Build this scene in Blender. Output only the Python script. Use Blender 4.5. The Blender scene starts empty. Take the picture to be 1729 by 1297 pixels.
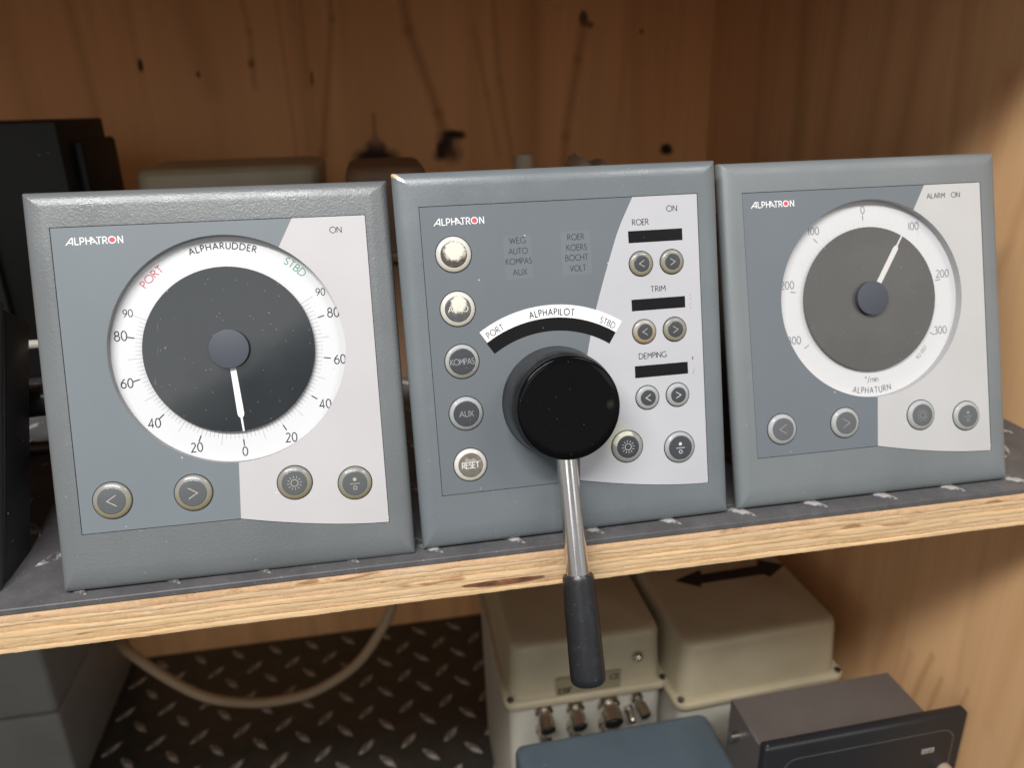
import bpy, bmesh, math, random
from math import sin, cos, pi, radians, sqrt, atan2
from mathutils import Vector, Matrix
random.seed(7)
S = bpy.context.scene
COL = S.collection

# ------------------------------------------------------------------ camera
cd = bpy.data.cameras.new("camera")
cam = bpy.data.objects.new("camera", cd); COL.objects.link(cam)
cd.sensor_width = 36.0; cd.lens = 27.07; cd.clip_start = 0.01; cd.clip_end = 20
R = ((0.9845155521, 0.1538133875, 0.0840866782), (-0.1735666332, 0.9225647210, 0.3445997090), (-0.0245713543, -0.3538584144, 0.9349761875))
M = Matrix(((R[0][0], R[0][2], -R[0][1], 0.1162), (R[1][0], R[1][2], -R[1][1], -0.2885), (R[2][0], R[2][2], -R[2][1], 0.1892), (0, 0, 0, 1)))
cam.matrix_world = M
cd.dof.use_dof = True; cd.dof.focus_distance = 0.325; cd.dof.aperture_fstop = 9.0
S.camera = cam

# ------------------------------------------------------------------ room light
w = bpy.data.worlds.new("World"); S.world = w; w.use_nodes = True
nt = w.node_tree; bg = nt.nodes['Background']
tc = nt.nodes.new('ShaderNodeTexCoord'); sx = nt.nodes.new('ShaderNodeSeparateXYZ'); cr = nt.nodes.new('ShaderNodeValToRGB')
mr = nt.nodes.new('ShaderNodeMapRange'); mr.inputs[1].default_value = -1; mr.inputs[2].default_value = 1
nt.links.new(tc.outputs['Generated'], sx.inputs[0]); nt.links.new(sx.outputs[2], mr.inputs[0]); nt.links.new(mr.outputs[0], cr.inputs[0])
cr.color_ramp.elements[0].color = (.10, .095, .09, 1); cr.color_ramp.elements[1].color = (.28, .28, .28, 1)
for p_, c_ in ((.40, (.16, .155, .15, 1)), (.50, (.72, .70, .68, 1)), (.62, (.62, .61, .60, 1)), (.75, (.30, .30, .30, 1))):
    e = cr.color_ramp.elements.new(p_); e.color = c_
nt.links.new(cr.outputs[0], bg.inputs[0]); bg.inputs[1].default_value = 0.78

def area(name, loc, target, sx_, sy_, energy, color):
    l = bpy.data.lights.new(name, 'AREA'); l.shape = 'RECTANGLE'; l.size = sx_; l.size_y = sy_; l.energy = energy; l.color = color
    o = bpy.data.objects.new(name, l); COL.objects.link(o); o.location = loc
    o.rotation_euler = (Vector(target) - Vector(loc)).to_track_quat('-Z', 'Y').to_euler(); return o
area("ceiling_lamp", (-0.38, -1.0, 1.36), (-0.1, 0.0, 0.05), 1.3, 0.16, 43, (1.0, .985, .97))
area("ceiling_lamp", (1.15, -1.0, 1.36), (0.60, 0.0, 0.05), 0.7, 0.18, 10, (1.0, .985, .97))
wl = area("added_reflection_lamp", (-0.50, -2.5, 1.13), (-0.35, 0.0, 0.3), 1.7, 0.62, 6.0, (.97, .985, 1.0))  # added lamp, no window known; shaped for the left disc's reflection
wl.rotation_euler.rotate_axis('Z', radians(30))
area("added_reflection_lamp", (2.2, -2.5, 1.05), (1.2, 0.0, 0.3), 1.0, 0.75, 4.0, (1.0, .98, .95))  # second added lamp, for the reflection in the right disc
S.view_settings.view_transform = 'Standard'; S.view_settings.look = 'None'
S.view_settings.exposure = -0.15; S.view_settings.gamma = 1.0
S.render.engine = 'CYCLES'

# ------------------------------------------------------------------ helpers
def link(name, me, parent=None, mats=(), loc=None, smooth=None):
    o = bpy.data.objects.new(name, me); COL.objects.link(o)
    if parent is not None: o.parent = parent
    if loc is not None: o.location = loc
    for m in mats:
        if m.name not in [x.name for x in me.materials if x]: me.materials.append(m)
    if smooth: me.shade_smooth() if hasattr(me, 'shade_smooth') else None
    return o
def mesh(name, verts, faces, midx=None):
    me = bpy.data.meshes.new(name); me.from_pydata([tuple(v) for v in verts], [], faces)
    if midx: me.polygons.foreach_set('material_index', midx)
    me.update(); return me
def empty(name, label, cat, loc=(0, 0, 0), rot=None, group=None):
    o = bpy.data.objects.new(name, None); COL.objects.link(o); o.empty_display_size = .02
    if rot is not None: o.matrix_world = Matrix.Translation(loc) @ rot
    else: o.location = loc
    o['label'] = label; o['category'] = cat
    if group: o['group'] = group
    return o
def tag(o, label, cat, group=None):
    o['label'] = label; o['category'] = cat
    if group: o['group'] = group
    return o
def smooth(o, ang=35):
    me = o.data
    for f in me.polygons: f.use_smooth = True
    bm = bmesh.new(); bm.from_mesh(me)
    for e in bm.edges:
        if len(e.link_faces) == 2 and e.calc_face_angle(0) > radians(ang): e.smooth = False
    bm.to_mesh(me); bm.free(); return o
MM = 0.001
def P(u, v, n=0): return (u * MM, -n * MM, v * MM)      # instrument coordinates: right, up, towards the viewer (mm)

def lathe(name, prof, cu, cv, parent, mat, seg=72, loc_centre=False, ang=30, cap=True):
    """prof: list of (r, n); revolved about the axis standing on the face at (cu, cv)"""
    V = []; F = []
    ou, ov = (0, 0) if loc_centre else (cu, cv)
    n0 = prof[0][1] if loc_centre else 0
    for r, n in prof:
        for k in range(seg):
            a = 2 * pi * k / seg; V.append(P(ou + r * cos(a), ov + r * sin(a), n - n0))
    for i in range(len(prof) - 1):
        for k in range(seg):
            a, b = i * seg + k, i * seg + (k + 1) % seg
            F.append((a, b, b + seg, a + seg))
    if cap: F.append(tuple((len(prof) - 1) * seg + k for k in range(seg)))
    o = link(name, mesh(name, V, F), parent, [mat], P(cu, cv, n0) if loc_centre else None)
    return smooth(o, ang)

def arc(cx, cy, rx, ry, a0, a1, n=14):
    return [(cx + rx * cos(radians(a0 + (a1 - a0) * i / n)), cy + ry * sin(radians(a0 + (a1 - a0) * i / n))) for i in range(n + 1)]

# monoline letter shapes: (advance, strokes) for a capital height of 1
GL = {
 'A': (.76, [[(0, 0), (.38, 1)], [(.38, 1), (.76, 0)], [(.14, .34), (.62, .34)]]),
 'B': (.52, [[(0, 0), (0, 1)], [(0, 1), (.2, 1)] + arc(.2, .76, .24, .24, 90, -90) + [(0, .52)], [(.2, .52)] + arc(.24, .26, .28, .26, 90, -90) + [(0, 0)]]),
 'C': (.78, [arc(.5, .5, .5, .5, 50, 310, 24)]),
 'D': (.78, [[(0, 0), (0, 1), (.27, 1)] + arc(.27, .5, .5, .5, 90, -90, 20) + [(0, 0)]]),
 'E': (.46, [[(.46, 1), (0, 1), (0, 0), (.48, 0)], [(0, .53), (.42, .53)]]),
 'F': (.44, [[(.44, 1), (0, 1), (0, 0)], [(0, .52), (.4, .52)]]),
 'G': (.86, [arc(.5, .5, .5, .5, 48, 318, 24) + [(.87, .42)], [(.87, .42), (.6, .42)]]),
 'H': (.66, [[(0, 0), (0, 1)], [(.66, 0), (.66, 1)], [(0, .52), (.66, .52)]]),
 'I': (.02, [[(.01, 0), (.01, 1)]]),
 'K': (.58, [[(0, 0), (0, 1)], [(.52, 1), (.02, .5)], [(.14, .58), (.6, 0)]]),
 'L': (.42, [[(0, 1), (0, 0), (.44, 0)]]),
 'M': (.80, [[(.02, 0), (.08, 1)], [(.08, 1), (.4, .36)], [(.4, .36), (.72, 1)], [(.72, 1), (.78, 0)]]),
 'N': (.70, [[(0, 0), (0, 1)], [(0, 1), (.7, 0)], [(.7, 0), (.7, 1)]]),
 'O': (.98, [arc(.49, .5, .5, .5, 0, 360, 32)]),
 'P': (.46, [[(0, 0), (0, 1), (.2, 1)] + arc(.2, .74, .26, .26, 90, -90) + [(0, .48)]]),
 'R': (.54, [[(0, 0), (0, 1), (.2, 1)] + arc(.2, .75, .25, .25, 90, -90) + [(0, .5)], [(.2, .5), (.56, 0)]]),
 'S': (.44, [arc(.23, .75, .21, .25, 35, 235, 12) + arc(.23, .25, .23, .26, 55, -150, 12)]),
 'T': (.58, [[(0, 1), (.58, 1)], [(.29, 1), (.29, 0)]]),
 'U': (.62, [[(0, 1)] + arc(.31, .3, .31, .31, 180, 360, 16) + [(.62, 1)]]),
 'V': (.68, [[(0, 1), (.34, 0)], [(.34, 0), (.68, 1)]]),
 'W': (1.04, [[(0, 1), (.28, 0)], [(.28, 0), (.52, .96)], [(.52, .96), (.76, 0)], [(.76, 0), (1.04, 1)]]),
 'X': (.62, [[(0, 0), (.6, 1)], [(0, 1), (.62, 0)]]),
 '0': (.52, [arc(.26, .5, .26, .5, 0, 360, 28)]),
 '1': (.16, [[(.1, 0), (.1, 1)]]),
 '2': (.48, [arc(.23, .75, .22, .25, 150, -20, 12) + [(0, 0), (.5, 0)]]),
 '3': (.46, [arc(.2, .76, .21, .24, 130, -80, 12), arc(.2, .27, .25, .27, 85, -130, 12)]),
 '4': (.54, [[(.4, 0), (.4, 1), (0, .27), (.54, .27)]]),
 '6': (.50, [arc(.25, .29, .25, .29, 0, 360, 20), [(.4, 1)] + arc(.32, .3, .33, .5, 125, 180, 8)]),
 '7': (.46, [[(0, 1), (.46, 1), (.12, 0)]]),
 '8': (.50, [arc(.25, .76, .2, .24, 0, 360, 20), arc(.25, .27, .25, .27, 0, 360, 20)]),
 '9': (.50, [arc(.25, .71, .25, .29, 0, 360, 20), [(.1, 0)] + arc(.18, .7, .33, .5, -55, 0, 8)]),
 'm': (.74, [[(0, 0), (0, .64)], arc(.185, .42, .185, .2, 180, 0, 8) + [(.37, 0)], arc(.555, .42, .185, .2, 180, 0, 8) + [(.74, 0)]]),
 'i': (.03, [[(.01, 0), (.01, .64)], [(.01, .84), (.01, .95)]]),
 'n': (.40, [[(0, 0), (0, .64)], arc(.2, .42, .2, .2, 180, 0, 8) + [(.4, 0)]]),
 'o': (.28, [arc(.13, .86, .12, .12, 0, 360, 14)]),
 '/': (.40, [[(0, -.15), (.4, 1.1)]]),
 '-': (.28, [[(0, .4), (.28, .4)]]),
 '.': (.04, [[(0, .0), (.0, .1)]]),
 ' ': (.30, []),
 '<': (.80, [[(.8, 1), (0, .5), (.8, 0)]]),
 '>': (.80, [[(0, 1), (.8, .5), (0, 0)]]),
}
def strip(pts, wd, V, F, n):
    closed = len(pts) > 3 and abs(pts[0][0] - pts[-1][0]) < 1e-6 and abs(pts[0][1] - pts[-1][1]) < 1e-6
    q = [Vector(p) for p in pts]
    if closed: q = q[:-1]
    m = len(q); b = len(V)
    for i in range(m):
        if closed: a0, a1 = q[i - 1], q[(i + 1) % m]
        else: a0, a1 = q[max(i - 1, 0)], q[min(i + 1, m - 1)]
        d0 = (q[i] - a0); d1 = (a1 - q[i])
        if d0.length < 1e-9: d0 = d1
        if d1.length < 1e-9: d1 = d0
        d0 = d0.normalized(); d1 = d1.normalized(); t = d0 + d1
        t = t.normalized() if t.length > 1e-6 else d1
        nn = Vector((-t.y, t.x)); c = max(.35, nn.dot(Vector((-d1.y, d1.x))))
        h = nn * (wd / 2 / c)
        V.append(P(q[i].x + h.x, q[i].y + h.y, n)); V.append(P(q[i].x - h.x, q[i].y - h.y, n))
    for i in range(m if closed else m - 1):
        a = b + 2 * i; c_ = b + 2 * ((i + 1) % m); F.append((a, a + 1, c_ + 1, c_))
def layout(txt, h, gap=.17):
    x = 0; out = []
    for k, ch in enumerate(txt):
        adv, st = GL[ch]
        out.append((ch, x, adv)); x += (adv + gap)
    return out, x - gap
def text(name, txt, u, v, n, h, wt, mat, parent, rot=0, gap=.2, arcR=None, cen=None, fit=None, sx_=1.0, label=None):
    """flat print centred on (u, v); with arcR the letters follow a circle round cen at angle rot (deg clockwise from up)"""
    lay, W = layout(txt, h, gap)
    if fit: sx_ = fit / (W * h)
    V = []; F = []; k = 0
    for ch, x, adv in lay:
        for st in GL[ch][1]:
            pts = []
            for (a, b) in st:
                if arcR is None:
                    X = (x + a - W / 2) * h * sx_; Y = (b - .5) * h
                    c, s = cos(radians(rot)), sin(radians(rot)); pts.append((u + X * c - Y * s, v + X * s + Y * c))
                else:
                    gx = (x + adv / 2 - W / 2) * h * sx_; th = radians(rot) + gx / arcR * (1 if arcR > 0 else 1)
                    X = (a - adv / 2) * h * sx_; Y = (b - .5) * h
                    rr = abs(arcR) + (Y if arcR > 0 else -Y); 
                    if arcR > 0:
                        pts.append((cen[0] + rr * sin(th) + X * cos(th), cen[1] + rr * cos(th) - X * sin(th)))
                    else:
                        th = radians(rot) - gx / abs(arcR)
                        pts.append((cen[0] + rr * sin(th) - X * cos(th), cen[1] + rr * cos(th) + X * sin(th)))
            strip(pts, wt, V, F, n + .008 * (k % 5)); k += 1
    o = link(name, mesh(name, V, F), parent, [mat])
    if label: o['label'] = label
    return o
def flat(name, outline, n, parent, mat, thick=None):
    m = len(outline)
    if thick is None:
        me = mesh(name, [P(a, b, n) for a, b in outline], [tuple(range(m))])
    else:
        V = [P(a, b, n) for a, b in outline] + [P(a, b, n - thick) for a, b in outline]
        F = [tuple(range(m))] + [(i + m, (i + 1) % m + m, (i + 1) % m, i) for i in range(m)]
        me = mesh(name, V, F)
    return link(name, me, parent, [mat])

def box(name, x0, x1, y0, y1, z0, z1, parent, mat, bev=0.0, seg=3, loc=None, rot=None):
    bm = bmesh.new(); bmesh.ops.create_cube(bm, size=1)
    for v in bm.verts: v.co = Vector(((x0 + x1) / 2 + v.co.x * (x1 - x0), (y0 + y1) / 2 + v.co.y * (y1 - y0), (z0 + z1) / 2 + v.co.z * (z1 - z0)))
    if bev: bmesh.ops.bevel(bm, geom=bm.edges[:], offset=bev, segments=seg, affect='EDGES', profile=.5)
    me = bpy.data.meshes.new(name); bm.to_mesh(me); bm.free()
    o = link(name, me, parent, [mat])
    if rot is not None: o.matrix_world = Matrix.Translation(loc) @ rot
    elif loc: o.location = loc
    if bev: smooth(o, 40)
    return o
def rr(x0, x1, y0, y1, r, k=6):
    out = []
    for cx_, cy_, a0 in ((x1 - r, y1 - r, 0), (x0 + r, y1 - r, 90), (x0 + r, y0 + r, 180), (x1 - r, y0 + r, 270)):
        for i in range(k + 1):
            a = radians(a0 + 90 * i / k); out.append((cx_ + r * cos(a), cy_ + r * sin(a)))
    return out
def loft(name, secs, parent, mat, ang=40, loc=None, rotz=0, botcap=True):
    """secs: (z, x0, x1, y0, y1, r)"""
    V = []; F = []; m = 28
    for (z, x0, x1, y0, y1, r) in secs: V += [(a, b, z) for a, b in rr(x0, x1, y0, y1, r)]
    for i in range(len(secs) - 1):
        for k in range(m):
            a, b = i * m + k, i * m + (k + 1) % m; F.append((a, b, b + m, a + m))
    F.append(tuple((len(secs) - 1) * m + k for k in range(m)))
    if botcap: F.append(tuple(m - 1 - k for k in range(m)))
    o = link(name, mesh(name, V, F), parent, [mat])
    if loc: o.location = loc
    o.rotation_euler.z = rotz
    return smooth(o, ang)
def tube(name, pts, r, parent, mat, seg=14, cap=True, radii=None):
    """round tube through points (world or parent units, metres), Catmull-Rom smoothed"""
    q = [Vector(p) for p in pts]; path = []; rad = []
    if len(q) > 2:
        ext = [q[0] * 2 - q[1]] + q + [q[-1] * 2 - q[-2]]
        for i in range(1, len(ext) - 2):
            for k in range(10):
                t = k / 10; p0, p1, p2, p3 = ext[i - 1:i + 3]
                path.append(.5 * ((2 * p1) + (p2 - p0) * t + (2 * p0 - 5 * p1 + 4 * p2 - p3) * t * t + (3 * p1 - p0 - 3 * p2 + p3) * t ** 3))
        path.append(q[-1])
    else: path = q
    V = []; F = []; up = Vector((.13, .21, 1)).normalized()
    for i, p_ in enumerate(path):
        d = (path[min(i + 1, len(path) - 1)] - path[max(i - 1, 0)]).normalized()
        a = d.cross(up).normalized(); b = d.cross(a).normalized(); up = -b if b.dot(up) < 0 else b
        rr_ = radii[i] if radii else r
        for k in range(seg):
            th = 2 * pi * k / seg; V.append(p_ + (a * cos(th) + b * sin(th)) * rr_)
    for i in range(len(path) - 1):
        for k in range(seg):
            x, y = i * seg + k, i * seg + (k + 1) % seg; F.append((x, y, y + seg, x + seg))
    if cap: F.append(tuple(range(seg))[::-1]); F.append(tuple((len(path) - 1) * seg + k for k in range(seg)))
    o = link(name, mesh(name, V, F), parent, [mat]); return smooth(o, 40)
def spin(name, prof, A, B, parent, mat, seg=40, ang=30):
    """prof (t along A->B, radius) in the parent's metres"""
    A = Vector(A); B = Vector(B); d = (B - A); dn = d.normalized(); a = dn.cross(Vector((0, 1, 0.1))).normalized(); b = dn.cross(a)
    V = []; F = []
    for t, r in prof:
        for k in range(seg):
            th = 2 * pi * k / seg; V.append(A + d * t + (a * cos(th) + b * sin(th)) * r)
    for i in range(len(prof) - 1):
        for k in range(seg):
            x, y = i * seg + k, i * seg + (k + 1) % seg; F.append((x, y, y + seg, x + seg))
    F.append(tuple(range(seg))[::-1]); F.append(tuple((len(prof) - 1) * seg + k for k in range(seg)))
    o = link(name, mesh(name, V, F), parent, [mat]); return smooth(o, ang)

# ------------------------------------------------------------------ materials
class Mat:
    def __init__(s, name, col=(.5, .5, .5), rough=.5, metal=0, spec=.5, coat=0, coat_r=.1):
        s.m = bpy.data.materials.new(name); s.m.use_nodes = True; s.nt = s.m.node_tree; s.b = s.nt.nodes['Principled BSDF']
        s.b.inputs['Base Color'].default_value = (*col, 1); s.b.inputs['Roughness'].default_value = rough
        s.b.inputs['Metallic'].default_value = metal; s.b.inputs['Specular IOR Level'].default_value = spec
        s.b.inputs['Coat Weight'].default_value = coat; s.b.inputs['Coat Roughness'].default_value = coat_r
        s.col = col; s._tc = None; s.cur = None
    def n(s, t, **k):
        nd = s.nt.nodes.new('ShaderNode' + t)
        for a, v in k.items(): setattr(nd, a, v)
        return nd
    def L(s, a, b): s.nt.links.new(a, b)
    def co(s, scale=(1, 1, 1), loc=(0, 0, 0), rot=(0, 0, 0)):
        if s._tc is None: s._tc = s.n('TexCoord')
        mp = s.n('Mapping'); mp.inputs['Scale'].default_value = scale; mp.inputs['Location'].default_value = loc; mp.inputs['Rotation'].default_value = rot
        s.L(s._tc.outputs['Object'], mp.inputs[0]); return mp.outputs[0]
    def noise(s, scale, detail=4, rough=.55, sc=(1, 1, 1), dist=0, loc=(0, 0, 0), vec=None):
        nd = s.n('TexNoise'); nd.inputs['Scale'].default_value = scale; nd.inputs['Detail'].default_value = detail
        nd.inputs['Roughness'].default_value = rough; nd.inputs['Distortion'].default_value = dist
        s.L(vec if vec is not None else s.co(sc, loc), nd.inputs['Vector']); return nd.outputs['Fac']
    def ramp(s, fac, stops):
        r = s.n('ValToRGB'); el = r.color_ramp.elements
        while len(el) > 1: el.remove(el[-1])
        el[0].position = stops[0][0]; el[0].color = (*stops[0][1], 1) if len(stops[0][1]) == 3 else stops[0][1]
        for p_, c in stops[1:]:
            x = el.new(p_); x.color = (*c, 1)
        s.L(fac, r.inputs[0]); return r.outputs[0]
    def f(s, fac, a, b, lo=0, hi=1):
        m = s.n('MapRange'); m.inputs[1].default_value = a; m.inputs[2].default_value = b; m.inputs[3].default_value = lo; m.inputs[4].default_value = hi
        s.L(fac, m.inputs[0]); return m.outputs[0]
    def math(s, op, a, b=None):
        m = s.n('Math', operation=op)
        for i, x in enumerate((a, b)):
            if x is None: continue
            if isinstance(x, (int, float)): m.inputs[i].default_value = x
            else: s.L(x, m.inputs[i])
        return m.outputs[0]
    def mix(s, fac, a, b, mode='MIX'):
        m = s.n('Mix', data_type='RGBA', blend_type=mode)
        for key, x in ((0, fac), (6, a), (7, b)):
            if isinstance(x, (int, float)): m.inputs[key].default_value = x
            elif isinstance(x, tuple): m.inputs[key].default_value = (*x, 1)
            else: s.L(x, m.inputs[key])
        return m.outputs[2]
    def base(s, c): s.cur = c; s.L(c, s.b.inputs['Base Color']); return s
    def getc(s): return s.cur if s.cur is not None else s.col
    def rough(s, r): s.L(r, s.b.inputs['Roughness']); return s
    def bump(s, h, strength=.3, dist=.0005):
        bp = s.n('Bump'); bp.inputs['Strength'].default_value = strength; bp.inputs['Distance'].default_value = dist
        s.L(h, bp.inputs['Height'])
        if s.b.inputs['Normal'].links: s.L(s.b.inputs['Normal'].links[0].from_socket, bp.inputs['Normal'])
        s.L(bp.outputs[0], s.b.inputs['Normal']); return s
    def dust(s, scale=420, amount=.12, size=.16, col=(.55, .54, .5), seedloc=(0, 0, 0)):
        """sparse pale specks"""
        v = s.n('TexVoronoi'); v.inputs['Scale'].default_value = scale; s.L(s.co(loc=seedloc), v.inputs['Vector'])
        near = s.math('LESS_THAN', v.outputs['Distance'], size)
        sp = s.n('SeparateColor'); s.L(v.outputs['Color'], sp.inputs[0])
        pick = s.math('LESS_THAN', sp.outputs[0], amount)
        lum = s.f(sp.outputs[1], 0, 1, .15, 1.0)
        fac = s.math('MULTIPLY', s.math('MULTIPLY', near, pick), lum)
        s.base(s.mix(fac, s.getc(), col)); return s
    def spot(s, loc, size, wob=.0, wscale=60, soft=.35):
        """0..1 mask round a place in object coordinates; size per axis"""
        vec = s.co()
        if wob:
            nz = s.n('TexNoise'); nz.inputs['Scale'].default_value = wscale; nz.inputs['Detail'].default_value = 3; s.L(vec, nz.inputs['Vector'])
            a = s.n('VectorMath', operation='SUBTRACT'); s.L(nz.outputs['Color'], a.inputs[0]); a.inputs[1].default_value = (.5, .5, .5)
            b = s.n('VectorMath', operation='SCALE'); s.L(a.outputs[0], b.inputs[0]); b.inputs['Scale'].default_value = wob
            c = s.n('VectorMath', operation='ADD'); s.L(vec, c.inputs[0]); s.L(b.outputs[0], c.inputs[1]); vec = c.outputs[0]
        d = s.n('VectorMath', operation='SUBTRACT'); s.L(vec, d.inputs[0]); d.inputs[1].default_value = loc
        e_ = s.n('VectorMath', operation='DIVIDE'); s.L(d.outputs[0], e_.inputs[0]); e_.inputs[1].default_value = size
        l = s.n('VectorMath', operation='LENGTH'); s.L(e_.outputs[0], l.inputs[0])
        return s.f(l.outputs['Value'], 1.0, 1.0 - soft, 0, 1)

def seg_mask(m, A, B, wd, wob=.004, wsc=22, soft=.95):
    vec = m.co(); nz = m.n('TexNoise'); nz.inputs['Scale'].default_value = wsc; nz.inputs['Detail'].default_value = 3; m.L(vec, nz.inputs['Vector'])
    def V(op, a, b=None, sc=None):
        v = m.n('VectorMath', operation=op)
        for i, x in enumerate((a, b)):
            if x is None: continue
            if isinstance(x, tuple): v.inputs[i].default_value = x
            else: m.L(x, v.inputs[i])
        if sc is not None:
            if isinstance(sc, float): v.inputs['Scale'].default_value = sc
            else: m.L(sc, v.inputs['Scale'])
        return v
    w_ = V('SCALE', V('SUBTRACT', nz.outputs['Color'], (.5, .5, .5)).outputs[0], sc=float(wob)).outputs[0]
    p = V('ADD', vec, w_).outputs[0]; ba = tuple(b - a for a, b in zip(A, B)); L2 = sum(x * x for x in ba)
    pa = V('SUBTRACT', p, A).outputs[0]; h = m.math('DIVIDE', V('DOT_PRODUCT', pa, ba).outputs['Value'], L2)
    cl = m.n('Clamp'); m.L(h, cl.inputs[0]); sc_ = V('SCALE', ba, sc=cl.outputs[0]).outputs[0]
    d = V('LENGTH', V('SUBTRACT', pa, sc_).outputs[0]).outputs['Value']
    return m.f(d, wd, wd * (1 - soft), 0, 1)
def paint(name, col, tex=.35, rough=.42, chip=False, dirt=.12):
    m = Mat(name, col, rough, spec=.65)
    big = m.noise(18, 3); c2 = tuple(x * .86 for x in col)
    m.base(m.mix(m.f(big, .35, .7), col, c2))
    sc = m.noise(90, 6, .7)
    m.base(m.mix(m.f(sc, .62, .78, 0, dirt), m.getc(), (.42, .42, .40)))
    m.dust(520, .035, .12, (.5, .5, .48))
    if chip:
        for cx_, cz_, rr_, c_ in ((.0008, .1622, .0011, (.70, .48, .25)), (.0019, .1612, .0010, (.72, .52, .30)), (.0030, .1603, .0009, (.88, .86, .82)), (.0040, .1596, .0008, (.9, .89, .86)), (.0049, .1590, .0006, (.9, .89, .86))):
            m.base(m.mix(m.spot((cx_, 0, cz_), (rr_ * 1.25, .02, rr_), .0006, 500, .35), m.getc(), c_))
    m.bump(m.noise(2100, 2, .5), tex * .7, .00014)
    m.bump(m.noise(1100, 2, .5), tex * .7, .00018)
    m.rough(m.f(m.noise(60, 4), .3, .7, rough - .05, rough + .1))
    return m.m
bez1 = paint('hammered_silver_grey_paint', (.150, .161, .165), .78, .30)
bez2 = paint('blue_grey_paint', (.157, .178, .190), .42, .28, chip=True)
bez3 = paint('blue_grey_satin_paint', (.170, .188, .194), .38, .46)

def foil(name, col, rough=.42, smear=None):
    m = Mat(name, col, rough, spec=.4)
    a = m.noise(25, 4, .6); m.base(m.mix(m.f(a, .3, .75), col, tuple(x * .93 for x in col)))
    m.dust(330, .02, .12, (.75, .75, .73))
    if smear:
        for loc, size, c, k in smear: m.base(m.mix(m.math('MULTIPLY', m.spot(loc, size, .002, 300, .7), k), m.getc(), c))
    m.bump(m.noise(2600, 2), .08, .0001)
    return m.m
dark1 = foil('slate_foil_left', (.176, .201, .219)); light1 = foil('pale_foil_left', (.53, .513, .520))
dark2 = foil('slate_foil_middle', (.145, .165, .180)); light2 = foil('pale_foil_middle', (.50, .50, .522), smear=[((.0915, 0, .0405), (.009, .01, .012), (.62, .62, .40), .8)])
dark3 = foil('slate_foil_right', (.145, .166, .183)); light3 = foil('pale_foil_right', (.50, .495, .49))
winm = foil('faded_window_foil', (.158, .180, .194))
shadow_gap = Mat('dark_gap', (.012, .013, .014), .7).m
wellm = Mat('dial_well_grey_plastic', (.25, .255, .26), .5).m
wellm3 = Mat('dial_well_pale_plastic', (.42, .42, .42), .5).m
def scale_white(name, col):
    m = Mat(name, col, .45, spec=.35); m.dust(260, .02, .1, (.55, .52, .48)); return m.m
sw1 = scale_white('dial_white_left', (.66, .665, .675)); sw3 = scale_white('dial_white_right', (.60, .60, .605))
def discm(name, col, rough, specks, scr):
    m = Mat(name, col, rough, spec=.6)
    m.dust(330, specks, .12, (.55, .56, .55)); m.dust(900, specks * .8, .16, (.35, .36, .36), (.1, .2, .3))
    st = m.noise(300, 2, .5, (1, 1, .12), 1.5); m.base(m.mix(m.f(st, .76, .80, 0, scr), m.getc(), (.4, .4, .38)))
    m.rough(m.f(m.noise(40, 3), .3, .7, rough - .03, rough + .06))
    return m.m
disc1 = discm('smoked_black_dial_glass', (.017, .021, .024), .09, .08, .3)
disc3 = discm('dusty_smoked_dial_glass', (.078, .076, .071), .26, .04, .2)
hubm = Mat('navy_plastic_hub', (.055, .061, .080), .55); hubm.bump(hubm.noise(1500, 2), .3, .0001); hubm = hubm.m
ptr1 = Mat('white_pointer_paint', (.80, .81, .82), .4).m; ptr3 = Mat('cream_pointer_paint', (.62, .60, .57), .45).m
ink = Mat('dark_grey_print', (.03, .032, .038), .5).m; ink_l = Mat('fine_grey_print', (.20, .20, .21), .5).m
ink3 = Mat('hazy_grey_print', (.17, .17, .18), .5).m; ink3l = Mat('hazy_faint_print', (.48, .48, .485), .5).m
ink_s = Mat('slate_print', (.035, .042, .052), .5).m
redp = Mat('red_print', (.50, .045, .06), .5).m; grn = Mat('green_print', (.04, .27, .13), .5).m
white = Mat('white_print', (.88, .88, .88), .5).m; logo_red = Mat('red_logo_dot', (.75, .07, .10), .5).m
lcd = Mat('black_display_window', (.007, .007, .008), .28, spec=.25); lcd.dust(500, .05, .14, (.2, .2, .2)); lcd = lcd.m
symb = Mat('beige_symbol_print', (.42, .40, .34), .5).m; symw = Mat('pale_symbol_print', (.62, .62, .60), .5).m; symg = Mat('grey_symbol_print', (.26, .265, .27), .5).m

def ringm(name, top, low, rough=.3):
    m = Mat(name, top, rough, spec=.5, coat=.3)
    sp = m.n('SeparateXYZ'); m.L(m.co(), sp.inputs[0]); nz = m.noise(220, 3)
    g = m.math('ADD', m.f(sp.outputs[2], .006, -.006), m.f(nz, 0, 1, -.25, .25)); m.base(m.mix(g, top, low)); return m.m
ring_a = ringm('translucent_yellowed_button', (.24, .242, .225), (.26, .225, .135))
ring_g = ringm('grey_button_rim', (.40, .42, .42), (.36, .35, .29))
ring_w = ringm('white_button_rim', (.62, .61, .57), (.60, .57, .48))
ring_y = ringm('brown_stained_button_rim', (.36, .355, .33), (.32, .22, .10))
ring_c = ringm('chalky_grey_button_rim', (.36, .375, .38), (.33, .335, .32), .5)
face_d = Mat('dark_button_print', (.048, .053, .060), .38, coat=.2); face_d.dust(700, .02, .15, (.4, .38, .3)); face_d = face_d.m
face_1 = Mat('sheen_lightened_button_print', (.095, .10, .105), .3, coat=.3).m  # dark print lightened: its reflection is put into the base colour
face_3 = Mat('dusty_button_print', (.105, .11, .115), .5).m
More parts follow.
